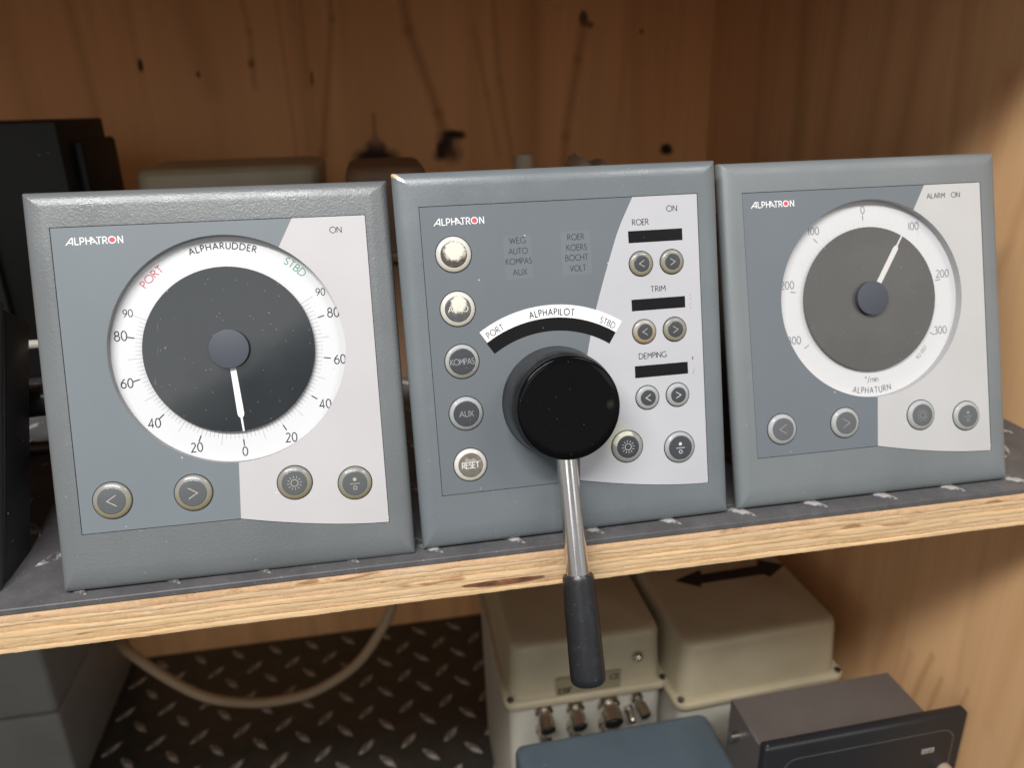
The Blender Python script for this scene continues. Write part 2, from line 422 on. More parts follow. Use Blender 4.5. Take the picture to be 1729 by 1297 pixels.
def worn(name, dark, cream, loc, size, wob=.004):
    m = Mat(name, dark, .4, coat=.2)
    nz = m.noise(260, 5, .7); m.base(m.mix(m.f(nz, .45, .7, 0, .35), dark, (.33, .29, .22)))
    a = m.spot(loc, size, wob, 700, .28); m.base(m.mix(a, m.getc(), cream)); return m.m
worn1 = worn('button_print_rubbed_to_cream', (.06, .05, .038), (.72, .70, .60), (.0003, 0, .0014), (.0052, .02, .0046), .0034)
worn2 = worn('button_print_rubbed_at_top', (.075, .078, .08), (.72, .70, .60), (.0004, 0, .0020), (.0036, .02, .0042), .003)
worn5 = worn('brownish_scuffed_button_print', (.15, .135, .115), (.34, .31, .26), (.001, 0, .002), (.005, .02, .001), .006)
cream_ring = worn('button_rim_rubbed_cream', (.30, .31, .29), (.72, .71, .55), (-.003, 0, .005), (.006, .02, .005), .003)

kn = Mat('glossy_black_bakelite', (.003, .003, .0035), .12, spec=.13)
kn.dust(620, .26, .075, (.34, .35, .35)); kn.dust(1300, .28, .11, (.10, .10, .10), (.3, .1, .7))
kn.base(kn.mix(kn.math('MULTIPLY', kn.spot((.0815, -.0285, .061), (.0022, .01, .0026), .002, 500, .9), .2), kn.getc(), (.10, .12, .07))); kn = kn.m
kb = Mat('dusty_black_knob_skirt', (.012, .013, .015), .26, spec=.45); kb.dust(420, .12, .14, (.35, .36, .36))
kb.base(kb.mix(kb.f(kb.noise(120, 5, .7), .45, .75, 0, .10), kb.getc(), (.2, .21, .22))); kb = kb.m
chrome = Mat('chrome_plated_steel', (.62, .61, .60), .13, metal=1)
chrome.rough(chrome.f(chrome.noise(500, 3, .5, (1, 1, .06)), .3, .7, .08, .24)); chrome.bump(chrome.noise(900, 3, .6), .12, .0001)
chrome.dust(800, .10, .14, (.9, .9, .88)); chrome = chrome.m
grip = Mat('black_rubber_grip', (.013, .014, .016), .34, spec=.5); grip.dust(900, .20, .13, (.30, .31, .32))
grip.base(grip.mix(grip.f(grip.noise(220, 5, .7), .5, .8, 0, .07), grip.getc(), (.22, .23, .25))); grip.bump(grip.noise(1200, 3), .3, .0001); grip = grip.m

def plywood(name, tone=1.0, segs=(), grain=(1, 1, .06), streaks=(), knots=(), c1=(.80, .43, .19), c2=(.70, .35, .14), lines=()):
    m = Mat(name, c1, .58, spec=.3); t = lambda c: tuple(x * tone for x in c)
    g = m.noise(7, 4, .5, grain, 1.0); g2 = m.noise(30, 3, .5, grain, .6); g3 = m.noise(260, 3, .6, (1, 1, .03))
    m.base(m.ramp(g, [(.28, t(c2)), (.45, t(c1)), (.6, t(tuple(x * 1.08 for x in c1))), (.75, t(c2))]))
    m.base(m.mix(m.f(g2, .56, .74, 0, .34), m.getc(), t(tuple(x * .62 for x in c2))))
    m.base(m.mix(m.f(g3, .5, .8, 0, .10), m.getc(), t((.30, .17, .08))))
    for loc, size, wob, c, k in streaks: m.base(m.mix(m.math('MULTIPLY', m.spot(loc, size, wob, 14, .8), k), m.getc(), c))
    for loc, size, wob, c, k in knots: m.base(m.mix(m.math('MULTIPLY', m.spot(loc, size, wob, 70, .45), k), m.getc(), c))
    for A_, B_, wd, wob, c, k in segs: m.base(m.mix(m.math('MULTIPLY', seg_mask(m, A_, B_, wd, wob), k), m.getc(), c))
    m.bump(g3, .15, .0003)
    m.rough(m.f(g2, .3, .7, .5, .68))
    return m.m
DK = (.03, .015, .01); RB = (.22, .09, .035)
def xz(*q): return tuple((q[k], .0, q[k + 1]) for k in (0, 2))
BS = []
for pts, wd, k in (((.153, .31, .1614, .249, .1858, .172, .196, .13), .0055, .75), ((.337, .25, .3307, .2195, .3183, .145, .315, .10), .0050, .65), ((.0895, .32, .0892, .2602, .0674, .1362, .06, .08), .0038, .6),
                   ((.243, .32, .250, .20, .262, .12), .0036, .45), ((.225, .25, .236, .19, .246, .13), .0034, .4), ((-.143, .31, -.137, .17), .005, .4), ((.040, .31, .042, .13), .003, .35), ((.063, .31, .060, .2), .003, .35), ((-.05, .3, -.03, .2), .011, .3),
                   ((.006, .30, .012, .25, .010, .20), .003, .45), ((.285, .31, .288, .1), .010, .28), ((.39, .31, .395, .1), .012, .22), ((-.20, .31, -.19, .1), .012, .25), ((.02, -.27, .03, -.44), .010, .3), ((-.08, -.27, -.07, -.44), .012, .3), ((.12, -.27, .125, -.44), .008, .35)):
    for q_ in range(0, len(pts) - 2, 2): BS.append(((pts[q_], 0, pts[q_ + 1]), (pts[q_ + 2], 0, pts[q_ + 3]), wd * 1.5, .003, (.44, .18, .06), k * .8))
BS += [((.106, 0, .131), (.121, 0, .135), .006, .010, DK, .9), ((.121, 0, .135), (.136, 0, .131), .006, .010, DK, .9), ((.121, 0, .156), (.121, 0, .172), .002, .003, RB, .45),
       ((.184, 0, .130), (.194, 0, .149), .0042, .006, DK, .8), ((.194, 0, .150), (.209, 0, .149), .0034, .005, DK, .95), ((.193, 0, .145), (.199, 0, .131), .0075, .012, DK, .7)]
BS = [b if b[4] not in (DK, RB) else (b[0], b[1], b[2] * 1.9, b[3], b[4], min(1, b[5] * 1.1)) for b in BS]
back_ply = plywood('pine_plywood_back', 1.0, BS, (1, 1, .05), c1=(.88, .475, .21), c2=(.80, .40, .16),
  knots=[((.1205, 0, .1325), (.020, 1, .0065), .012, DK, .95), ((.121, 0, .140), (.013, 1, .012), .010, (.10, .045, .03), .8), ((.1205, 0, .146), (.006, 1, .012), .004, (.40, .22, .14), .8), ((.190, 0, .1375), (.0095, 1, .012), .012, DK, .92), ((.201, 0, .1505), (.012, 1, .0042), .008, DK, 1), ((.1965, 0, .142), (.004, 1, .004), .003, (.5, .2, .12), .7), ((.3365, 0, .2575), (.006, 1, .010), .006, (.10, .04, .025), .9), ((.343, 0, .252), (.005, 1, .004), .004, (.10, .04, .025), .7),
         ((-.090, 0, .222), (.003, 1, .007), .002, DK, .95), ((-.040, 0, .213), (.0025, 1, .004), .002, (.12, .05, .03), .9), ((.01, 0, .222), (.004, 1, .005), .004, (.16, .07, .03), .7), ((.065, 0, .207), (.0018, 1, .009), .002, DK, .7), ((.43, 0, .128), (.009, 1, .007), .005, DK, 1), ((.398, 0, .245), (.003, 1, .003), .002, (.16, .07, .03), .8)])
SSG = []
for pts, wd, k, c in (((.36, .3, .35, .1), .014, .45, (.27, .11, .045)), ((.43, .3, .42, .1), .012, .4, (.27, .11, .045)), ((.30, .3, .31, .1), .010, .45, (.27, .11, .045)), ((.24, .3, .25, .1), .008, .4, (.27, .11, .045)),
                   ((.20, .30, .215, .12), .012, .4, (.30, .13, .05)), ((.125, .19, .145, .08, .135, -.02), .009, .6, (.42, .17, .08)), ((.085, .2, .11, .05), .004, .5, (.45, .2, .09)), ((.04, .14, .06, .02), .006, .3, (.48, .22, .1)),
                   ((.095, -.19, .105, -.235), .0032, .75, (.36, .14, .055)), ((.083, -.20, .09, -.24), .0024, .65, (.36, .14, .055)), ((.115, -.205, .125, -.26), .004, .6, (.42, .18, .08)), ((.14, -.19, .15, -.25), .006, .5, (.42, .17, .075)),
                   ((.06, -.19, .066, -.22), .002, .6, (.36, .14, .055)), ((.03, -.06, .04, -.2), .006, .4, (.5, .24, .11)), ((.015, -.15, .022, -.3), .004, .45, (.42, .18, .08)), ((.20, -.05, .21, -.3), .012, .4, (.36, .16, .07))):
    for q_ in range(0, len(pts) - 2, 2): SSG.append(((0, pts[q_], pts[q_ + 1]), (0, pts[q_ + 2], pts[q_ + 3]), wd * 1.4, .006, tuple(min(1, x * 1.35) for x in c), k * .6))
side_ply = plywood('pine_plywood_side', 1.0, SSG, (1, 1, .07), c1=(.84, .52, .265), c2=(.74, .42, .19), knots=[((0, .115, .06), (1, .002, .004), .003, DK, .8)])
plain_ply = plywood('pine_plywood_plain', 1.0, grain=(.05, 1, 1))

def ply_edge(name, kind, c1, c2, seed):
    m = Mat(name, c1, .72, spec=.2)
    if kind == 'long':
        a = m.noise(34, 6, .68, (.22, 1, 1.6), 1.2, (seed, 0, 0)); b = m.noise(520, 4, .7, (.08, 1, 1), 1.0, (seed, 0, 0))
    else:
        a = m.noise(70, 6, .72, (.5, 1, .9), 1.0, (seed, 0, 0)); b = m.noise(800, 4, .75, (1, 1, .45), .6, (seed, 0, 0))
    m.base(m.ramp(a, [(.28, c2), (.45, c1), (.58, tuple(min(1, x * 1.10) for x in c1)), (.72, tuple((x + y) / 2 for x, y in zip(c1, c2)))]))
    m.base(m.mix(m.f(b, .50, .80, 0, .42), m.getc(), tuple(x * .6 for x in c2)))
    big = m.noise(9, 2, .5, (1, 1, 1), 0, (seed, 3, 0)); m.base(m.mix(m.f(big, .4, .65, 0, .35), m.getc(), (.80, .56, .37)))
    v = m.noise(44, 2, .5, (.45, 1, 2.2), 1.6, (seed * 3, 0, 0)); m.base(m.mix(m.f(v, .655, .70, 0, .8), m.getc(), (.33, .17, .075)))
    gl = m.noise(26, 3, .6, (.8, 1, 2), .6, (seed + 5, 0, 0)); m.base(m.mix(m.f(gl, .66, .74, 0, .5), m.getc(), (.84, .78, .70)))
    m.bump(b, .5, .0005); m.bump(a, .5, .0008)
    return m.m
mat_r = Mat('dusty_dark_rubber', (.085, .083, .087), .48, spec=.4)
mat_r.base(mat_r.mix(mat_r.f(mat_r.noise(45, 5, .7), .4, .7, 0, .5), (.088, .086, .090), (.175, .17, .172)))
mat_r.dust(900, .10, .22, (.32, .31, .3)); mat_r.bump(mat_r.noise(900, 3), .35, .0002); mat_r = mat_r.m
mat_l = Mat('black_rubber_tread', (.034, .035, .030), .33, spec=.6)
mat_l.base(mat_l.mix(mat_l.f(mat_l.noise(50, 5, .7), .45, .75, 0, .35), (.034, .035, .030), (.10, .095, .082))); mat_l.bump(mat_l.noise(500, 3), .3, .0002); mat_l = mat_l.m
loz_m = Mat('scuffed_tread_rib', (.13, .12, .11), .34, spec=.6); loz_m.base(loz_m.mix(loz_m.f(loz_m.noise(260, 4), .4, .7), (.15, .138, .12), (.50, .45, .38))); loz_m = loz_m.m
loz_u = Mat('worn_pale_tread_rib', (.3, .3, .3), .34, spec=.6); loz_u.base(loz_u.mix(loz_u.f(loz_u.noise(300, 4), .42, .6), (.075, .072, .072), (.34, .33, .32))); loz_u = loz_u.m

def plastic(name, col, rough=.5, grainy=.25, d=.1):
    m = Mat(name, col, rough, spec=.4); m.base(m.mix(m.f(m.noise(22, 4), .35, .7), col, tuple(x * .85 for x in col)))
    m.dust(350, .03, .12, (.5, .5, .46)); m.bump(m.noise(700, 3), grainy, .0002); return m.m
beige = plastic('grey_beige_enclosure', (.45, .39, .265), .40); beige_b = plastic('lit_pale_enclosure_base', (.56, .53, .45), .45)  # base made paler, light on the lower part put into its colour
beige2 = plastic('old_cream_enclosure', (.34, .28, .18), .35)
brown_p = plastic('brown_box_plastic', (.20, .115, .065), .5); black_p = plastic('black_instrument_plastic', (.018, .019, .022), .42); black_top = plastic('brown_black_metal_case', (.115, .098, .088), .5)
mon_m = plastic('matt_black_housing', (.014, .016, .015), .6); mon_e = plastic('dark_grey_housing', (.05, .055, .05), .6)
grey_box_m = plastic('mid_grey_steel_cabinet', (.25, .255, .245), .5); bluem = plastic('blue_grey_housing', (.085, .118, .142), .42)
metal = Mat('nickel_plated_brass', (.58, .54, .47), .25, metal=1).m; hole = Mat('black_bore', (.01, .01, .01), .6).m
screwm = Mat('dull_screw_steel', (.25, .25, .24), .35, metal=1).m
cablem = plastic('beige_cable_sheath', (.42, .31, .19), .5); cable_w = plastic('off_white_cable_sheath', (.45, .42, .37), .5)
sticker = Mat('brown_translucent_sticker', (.27, .235, .15), .3).m
whitep = plastic('off_white_plastic', (.40, .32, .24), .5)
arrowm = Mat('matt_black_sticker', (.012, .012, .012), .5).m

# ------------------------------------------------------------------ cabinet
XR, YB, ZF, TOPZ = .4757, .539, -.443, .307
def st(o): o['kind'] = 'structure'; return o
o = box('back_wall', -.64, XR + .02, 0, .018, ZF - .018, TOPZ + .02, None, back_ply, loc=(0, YB, 0)); st(o)
o = box('side_wall', 0, .018, -.02, YB, ZF - .018, TOPZ + .02, None, side_ply, loc=(XR, 0, 0)); st(o)
o = box('side_wall', -.018, 0, -.02, YB, ZF - .018, TOPZ + .02, None, side_ply, loc=(-.62, 0, 0)); st(o)
o = box('floor', -.62, XR, -.02, YB, -.018, 0, None, plain_ply, loc=(0, 0, ZF - .003)); st(o)
o = box('ceiling', -.62, XR, -.01, YB, 0, .018, None, plain_ply, loc=(0, 0, TOPZ)); st(o)

# pale glue line running down the side wall
V = []; F = []; cp = [(.262, .32), (.2628, .2441), (.2638, .2095), (.2674, .1773), (.2723, .138), (.278, .09)]
for i_, ((a, b), (c, d)) in enumerate(zip(cp, cp[1:])):
    for k in range(8):
        t = k / 8; V.append((-.0004, a + (c - a) * t + random.uniform(-.0003, .0003), b + (d - b) * t)); V.append((-.0004, a + (c - a) * t + random.uniform(.0007, .0014), b + (d - b) * t))
F = [(2 * i_, 2 * i_ + 1, 2 * i_ + 3, 2 * i_ + 2) for i_ in range(len(V) // 2 - 1)]
link('glue_line', mesh('glue_line', V, F), bpy.data.objects['side_wall'], [Mat('pale_dried_glue', (.85, .66, .45), .6).m])
# plywood shelf: seven veneers, each a layer of its own, with a rough sawn front
shelf = empty('plywood_shelf', 'plywood shelf board with raw layered front edge carrying the three instruments', 'shelf', (0, 0, -.003))
def veneer(z1, z0, mat, rough, seed, parent):
    rnd = random.Random(seed); nx = 560; x0, x1 = -.6195, XR - .0005; V = []; F = []
    rows = 4; ph = [rnd.uniform(0, 6.28) for _ in range(8)]
    jit = [[rnd.uniform(-1, 1) for _ in range(nx + 1)] for _ in range(rows)]
    for i in range(nx + 1):
        x = x0 + (x1 - x0) * i / nx
        wv = .00010 * sin(x * 70 + ph[0]) + .00007 * sin(x * 190 + ph[1])
        wz = lambda zz: 0 if zz > -1e-6 or zz < -.0175 else (.00030 * sin(x * 31 + zz * 9000) + .00022 * sin(x * 74 + zz * 5000) + .00010 * sin(x * 210 + zz * 3000))
        zt = z1 + wz(z1) - .00010 * (1 + sin(x * 55 + ph[2])) * .6 - .00010 * abs(jit[0][i]); zb = z0 + wz(z0) + .00006 * (1 + sin(x * 83 + ph[3])) * .6
        V.append((x, .03, z1))
        for r in range(rows):
            z = zt + (zb - zt) * r / (rows - 1)
            V.append((x, rough[1] + wv + rough[0] * jit[r][i] + (.00014 if r in (0, rows - 1) else 0), z))
        V.append((x, .03, z0))
    m = rows + 2
    for i in range(nx):
        for r in range(m - 1):
            a = i * m + r; F.append((a, a + 1, a + m + 1, a + m))
    o = link('veneer_layer', mesh('veneer_layer', V, F), parent, [mat])
    smooth(o, 50)
    return o
ths = [.0029, .0024, .0027, .0024, .0028, .0022, .0023]; z = 0
def dim(c): return (c[0] * .93, c[1] * .85, c[2] * .76)
PL = [('cross', (.70, .50, .32), (.52, .33, .18)), ('long', (.72, .56, .36), (.56, .38, .21)), ('cross', (.66, .49, .30), (.50, .33, .18)), ('long', (.74, .57, .36), (.55, .37, .2)),
      ('long', (.72, .55, .33), (.54, .34, .17)), ('cross', (.64, .47, .28), (.50, .33, .18)), ('long', (.76, .59, .36), (.60, .40, .2))]
for i, (t, (k, c1, c2)) in enumerate(zip(ths, PL)):
    veneer(z, z - t, ply_edge('veneer_edge_%d' % i, k, dim(c1), dim(c2), i * 1.7), (.00016 if k == 'cross' else .00009, .0002 * ((i * 7) % 3)), 40 + i, shelf); z -= t
box('core_board', -.6195, XR - .0005, .0305, YB - .0005, z, 0, shelf, plain_ply)
# a dark knot showing in the edge
kv = [(.158 + .018 * cos(a) * (1 + .15 * sin(3 * a)), -.0006, -.0123 + .0013 * sin(a)) for a in [2 * pi * i / 20 for i in range(20)]]
km = Mat('dark_knot_wood', (.2, .08, .04), .6); km.base(km.ramp(km.noise(220, 4, .6, (.4, 1, 1)), [(.35, (.06, .03, .02)), (.55, (.24, .09, .045)), (.7, (.45, .26, .13))])); km = km.m
link('knot', mesh('knot', kv, [tuple(range(20))]), shelf, [km])

# tread mats
def lozenge_mesh(name, L=.025, W=.0080, H=.0012):
    V = [(0, 0, H)]; ring = []
    n = 9
    for i in range(n): 
        t = -1 + 2 * i / (n - 1); ring.append((t * L / 2, W / 2 * (1 - t * t)))
    for i in range(n - 2, 0, -1):
        t = -1 + 2 * i / (n - 1); ring.append((t * L / 2, -W / 2 * (1 - t * t)))
    m = len(ring); V = [(x, y, 0) for x, y in ring] + [(x * .8, y * .45, H) for x, y in ring]
    F = [(i, (i + 1) % m, (i + 1) % m + m, i + m) for i in range(m)] + [tuple(range(m, 2 * m))]
    return mesh(name, V, F)
def tread(name, label, cat, z, x0, x1, y0, y1, th, mat, lm, A, B, step, spacing, region, hgt, rl=.025, rw=.008):
    root = empty(name, label, cat, (0, 0, z))
    bm_ = box('mat_sheet', x0, x1, y0, y1, -th, 0, root, mat, .0004, 1)
    me = lozenge_mesh('tread_rib', L=rl, W=rw, H=hgt); me.materials.append(lm); cnt = 0
    for (ax, ay), ang in ((A, radians(48)), (B, radians(-48))):
        for j in range(-12, 13):
            for i in range(-16, 17):
                x = ax + i * spacing; y = ay + j * step
                if region[0] < x < region[1] and region[2] < y < region[3]:
                    o = bpy.data.objects.new('tread_rib', me); COL.objects.link(o); o.parent = root; cnt += 1
                    o.location = (x, y, .00005); o.rotation_euler = (0, 0, ang + random.uniform(-.03, .03))
    return root, cnt
r1, c1_ = tread('tread_mat', 'dark grey rubber tread mat on the shelf under the instruments', 'mat', 0, -.6190, XR - .001, .0006, YB - .001, .0028, mat_r, loz_u, (-.0375, .039), (-.0215, .0122), .0536, .0368, (-.6, .46, .004, .30), .0009, .021, .006)
r2, c2_ = tread('tread_mat', 'black rubber tread mat with slanted ribs lining the lower compartment', 'mat', ZF, -.6190, XR - .001, -.019, YB - .001, .0028, mat_l, loz_m, (.0151, .3948), (.0364, .372), .0494, .0438, (-.26, .20, .02, .535), .0014)
print('ribs', c1_, c2_)

# ------------------------------------------------------------------ instruments
W_, H_ = 144.0, 162.8
def split_u(v):
    T = [(20, 72.4), (24.2, 72.6), (48, 73.8), (65, 76.2), (80.7, 79.3), (96, 83.0), (109, 87.2), (120, 91.1), (131.7, 95.4), (136.7, 97.6), (147.9, 103.6), (149, 104.2)]
    for (a, ua), (b, ub) in zip(T, T[1:]):
        if a <= v <= b: return ua + (ub - ua) * (v - a) / (b - a)
    return 72.5
LU0, LU1, LV0, LV1, NOT = 10.4, 133.6, 24.1, 148.0, 72.6
def low_v(u): return 16.2 + 7.9 * max(0, (LU1 - u) / (LU1 - NOT)) ** 1.65
def rim_curve(d=0):
    pts = [(LU0 - d, LV0 - d), (NOT - d * .3, LV0 - d)]
    for i in range(1, 21):
        u = NOT + (LU1 - NOT) * i / 20; pts.append((u + (d if i == 20 else 0), low_v(u) - d))
    pts += [(LU1 + d, LV1 + d), (LU0 - d, LV1 + d)]
    return pts
NF = 5.0
def bezel(parent, mat):
    V = []; F = []
    prof = [(0.6, -2.2), (0.12, -.6), (0, .1), (.10, .95), (.3, 1.65), (.55, 2.2), (.9, 2.75), (1.4, 3.3), (2.1, 3.8), (3.0, 4.2), (4.1, 4.52), (5.4, 4.76), (6.8, 4.92), (8.2, NF)]
    ins = {'L': 1.0, 'R': 1.0, 'T': .86, 'B': 1.42}
    def corner(k, s):
        l, r, t, b = (s * ins[q] for q in 'LRTB'); return [(l, b), (W_ - r, b), (W_ - r, H_ - t), (l, H_ - t)][k]
    for side in range(4):
        base = len(V)
        for s, n in prof:
            a, b = corner(side, s), corner((side + 1) % 4, s); V.append(P(*a, n)); V.append(P(*b, n))
        for i in range(len(prof) - 1): F.append((base + 2 * i, base + 2 * i + 1, base + 2 * i + 3, base + 2 * i + 2))
    # mitre slivers rounded: weld sides together along the mitre
    bm = bmesh.new()
    vs = [bm.verts.new(v) for v in V]
    for f in F: bm.faces.new([vs[i] for i in f])
    outer = [P(*corner(k, prof[-1][0]), NF) for k in range(4)]; inner = [P(a, b, NF) for a, b in rim_curve(.25)]
    ov = [bm.verts.new(v) for v in outer]; iv = [bm.verts.new(v) for v in inner]
    ed = [bm.edges.new((ov[i], ov[(i + 1) % 4])) for i in range(4)] + [bm.edges.new((iv[i], iv[(i + 1) % len(iv)])) for i in range(len(iv))]
    bmesh.ops.triangle_fill(bm, use_beauty=True, use_dissolve=False, edges=ed, normal=(0, -1, 0))
    lo = [bm.verts.new(P(a, b, NF - 1.0)) for a, b in rim_curve(.25)]
    for i in range(len(iv)): bm.faces.new([iv[i], iv[(i + 1) % len(iv)], lo[(i + 1) % len(iv)], lo[i]])
    bmesh.ops.remove_doubles(bm, verts=bm.verts[:], dist=2e-6)
    bmesh.ops.recalc_face_normals(bm, faces=bm.faces[:])
    # soften the mitres
    me_ = [e for e in bm.edges if len(e.link_faces) == 2 and e.calc_face_angle(0) > radians(8) and abs(e.verts[0].co.x - e.verts[1].co.x) > 1e-5 and abs(e.verts[0].co.z - e.verts[1].co.z) > 1e-5 and all(v.co.y > -NF * MM + 1e-5 or True for v in e.verts) and e.calc_length() < .004]
    me_ = [e for e in me_ if min(v.co.x for v in e.verts) < .009 or max(v.co.x for v in e.verts) > .135]
    try: bmesh.ops.bevel(bm, geom=me_, offset=.0005, segments=3, affect='EDGES', profile=.5)
    except Exception as ex: print('mitre', ex)
    me = bpy.data.meshes.new('bezel'); bm.to_mesh(me); bm.free()
    o = link('bezel', me, parent, [mat]); smooth(o, 30); return o
def body(parent, mat):
    return box('rear_housing', .012, .132, .0022, .056, .021, .146, parent, mat, .003, 2)
def faceplate(parent, dm, lm, dial):
    nf = NF - .22
    def splitpts(v0, v1, n=14): return [(split_u(v0 + (v1 - v0) * i / n), v0 + (v1 - v0) * i / n) for i in range(n + 1)]
    g = .0
    if dial:
        cu, cv, r = 74.0, 95.2, 47.3
        # where the split line meets the opening
        vb = next(v / 10 for v in range(300, 700) if sqrt((split_u(v / 10) - cu) ** 2 + (v / 10 - cv) ** 2) < r)
        vt = next(v / 10 for v in range(1479, 1000, -1) if sqrt((split_u(v / 10) - cu) ** 2 + (v / 10 - cv) ** 2) < r)
        ab = atan2(split_u(vb) - cu, vb - cv); at_ = atan2(split_u(vt) - cu, vt - cv)   # clockwise from up
        ab0 = ab if ab < 0 else ab - 2 * pi
        left = [(cu + r * sin(ab0 + (at_ - ab0) * i / 70), cv + r * cos(ab0 + (at_ - ab0) * i / 70)) for i in range(71)]
        ab1 = ab if ab > 0 else ab + 2 * pi
        right = [(cu + r * sin(at_ + (ab1 - at_) * i / 50), cv + r * cos(at_ + (ab1 - at_) * i / 50)) for i in range(51)]
        dark = [(LU0, LV0), (split_u(LV0), LV0)] + splitpts(LV0, vb, 4)[1:-1] + left + splitpts(vt, LV1, 5)[1:] + [(LU0, LV1)]
        light = [(split_u(LV1), LV1)] + splitpts(LV1, vt, 5)[1:-1] + right + splitpts(vb, LV0, 4)[1:] + [(a, low_v(a)) for a in [NOT + (LU1 - NOT) * i / 20 for i in range(1, 21)]] + [(LU1, LV1)]
    else:
        sp = splitpts(LV0, LV1, 24)
        dark = [(LU0, LV0)] + sp + [(LU0, LV1)]
        light = sp[::-1] + [(a, low_v(a)) for a in [NOT + (LU1 - NOT) * i / 20 for i in range(1, 21)]] + [(LU1, LV1)]
    fp = flat('faceplate', dark, nf, parent, dm, .3); lp = flat('pale_faceplate_section', light, nf, fp, lm, .3)
    flat('faceplate_backing', rim_curve(.3), NF - .9, parent, shadow_gap) if not dial else None
    if dial:
        # backing as a ring so that the dial stays open
        V = []; F = []; oc = []
        for i in range(120):
            a = 2 * pi * i / 120; dx, dy = sin(a), cos(a); V.append(P(cu + 47.5 * dx, cv + 47.5 * dy, NF - .9))
        for i in range(120):
            a = 2 * pi * i / 120; dx, dy = sin(a), cos(a); t = 1e9
            if dx > 1e-9: t = min(t, (LU1 + .3 - cu) / dx)
            if dx < -1e-9: t = min(t, (LU0 - .3 - cu) / dx)
            if dy > 1e-9: t = min(t, (LV1 + .3 - cv) / dy)
            if dy < -1e-9: t = min(t, (16 - cv) / dy)
            V.append(P(cu + t * dx, cv + t * dy, NF - .9))
        for i in range(120): F.append((i, (i + 1) % 120, (i + 1) % 120 + 120, i + 120))
        link('faceplate_backing', mesh('faceplate_backing', V, F), parent, [shadow_gap])
    return fp, nf
def logo(fp, nf, u0, u1, v):
    """heavy white maker's name, first A slanted, red centre in the O"""
    sp_ = {'A1': (.86, [[(0, 0), (.74, 1)], [(.80, 1), (.80, 0)], [(.30, .30), (.80, .30)]]), 'L': (.46, [[(.06, 1), (.06, .06), (.5, .06)]]),
           'P': (.52, [[(.06, 0), (.06, .94), (.26, .94)] + arc(.26, .67, .24, .27, 90, -90) + [(.06, .40)]]), 'H': (.62, [[(.06, 0), (.06, 1)], [(.58, 0), (.58, 1)], [(.06, .5), (.58, .5)]]),
           'A2': (.62, [[(0, .5), (0, 1)], [(.02, .94), (.62, 0)], [(-.02, .30), (.42, .30)]]), 'T': (.5, [[(0, .94), (.56, .94)], [(.26, .94), (.26, 0)]]),
           'R': (.56, [[(.06, 0), (.06, .94), (.28, .94)] + arc(.28, .70, .22, .24, 90, -90) + [(.06, .46)], [(.26, .46), (.58, 0)]]),
           'O': (.98, [arc(.48, .5, .42, .44, 0, 360, 28)]), 'N': (.66, [[(.08, 0), (.08, 1)], [(.08, .96), (.60, .04)], [(.60, 0), (.60, 1)]])}
    seq = ['A1', 'L', 'P', 'H', 'A2', 'T', 'R', 'O', 'N']; gaps = [.16, .14, .16, .10, -.06, .16, .10, .12, 0]
    tot = sum(sp_[k][0] + g for k, g in zip(seq, gaps)); h = 2.95; s = (u1 - u0) / tot; V = []; F = []; x = 0; kk = 0; oc = None
    for k, g in zip(seq, gaps):
        for stt in sp_[k][1]:
            strip([(u0 + (x + a) * s, v + (b - .5) * h) for a, b in stt], .38, V, F, nf + .02 + .008 * (kk % 4)); kk += 1
        if k == 'O': oc = (u0 + (x + .48) * s, v)
        x += sp_[k][0] + g
    o = link('maker_logo', mesh('maker_logo', V, F), fp, [white])
    flat('logo_dot', [(oc[0] + 1.0 * cos(2 * pi * i / 24), oc[1] + 1.08 * sin(2 * pi * i / 24)) for i in range(24)], nf + .05, fp, logo_red)
    return o

def sun(name, cu, cv, n, r, parent, mat, part=24, wd=.28):
    V = []; F = []; strip([(cu + r * cos(2 * pi * i / part), cv + r * sin(2 * pi * i / part)) for i in range(part + 1)], wd, V, F, n)
    for i in range(12):
        a = 2 * pi * i / 12 + .1; strip([(cu + r * 1.45 * cos(a), cv + r * 1.45 * sin(a)), (cu + r * 2.1 * cos(a), cv + r * 2.1 * sin(a))], wd * .9, V, F, n)
    return link(name, mesh(name, V, F), parent, [mat])
def power(name, cu, cv, n, parent, mat):
    V = []; F = []
    V += [P(cu + .78 * cos(2 * pi * i / 20), cv + 1.75 + .78 * sin(2 * pi * i / 20), n) for i in range(20)]; F.append(tuple(range(20)))
    strip([(cu - 2.1, cv - .1), (cu + 2.1, cv - .1)], .26, V, F, n)
    strip([(cu + .72 * cos(2 * pi * i / 20), cv - 1.9 + .78 * sin(2 * pi * i / 20)) for i in range(21)], .28, V, F, n)
    return link(name, mesh(name, V, F), parent, [mat])
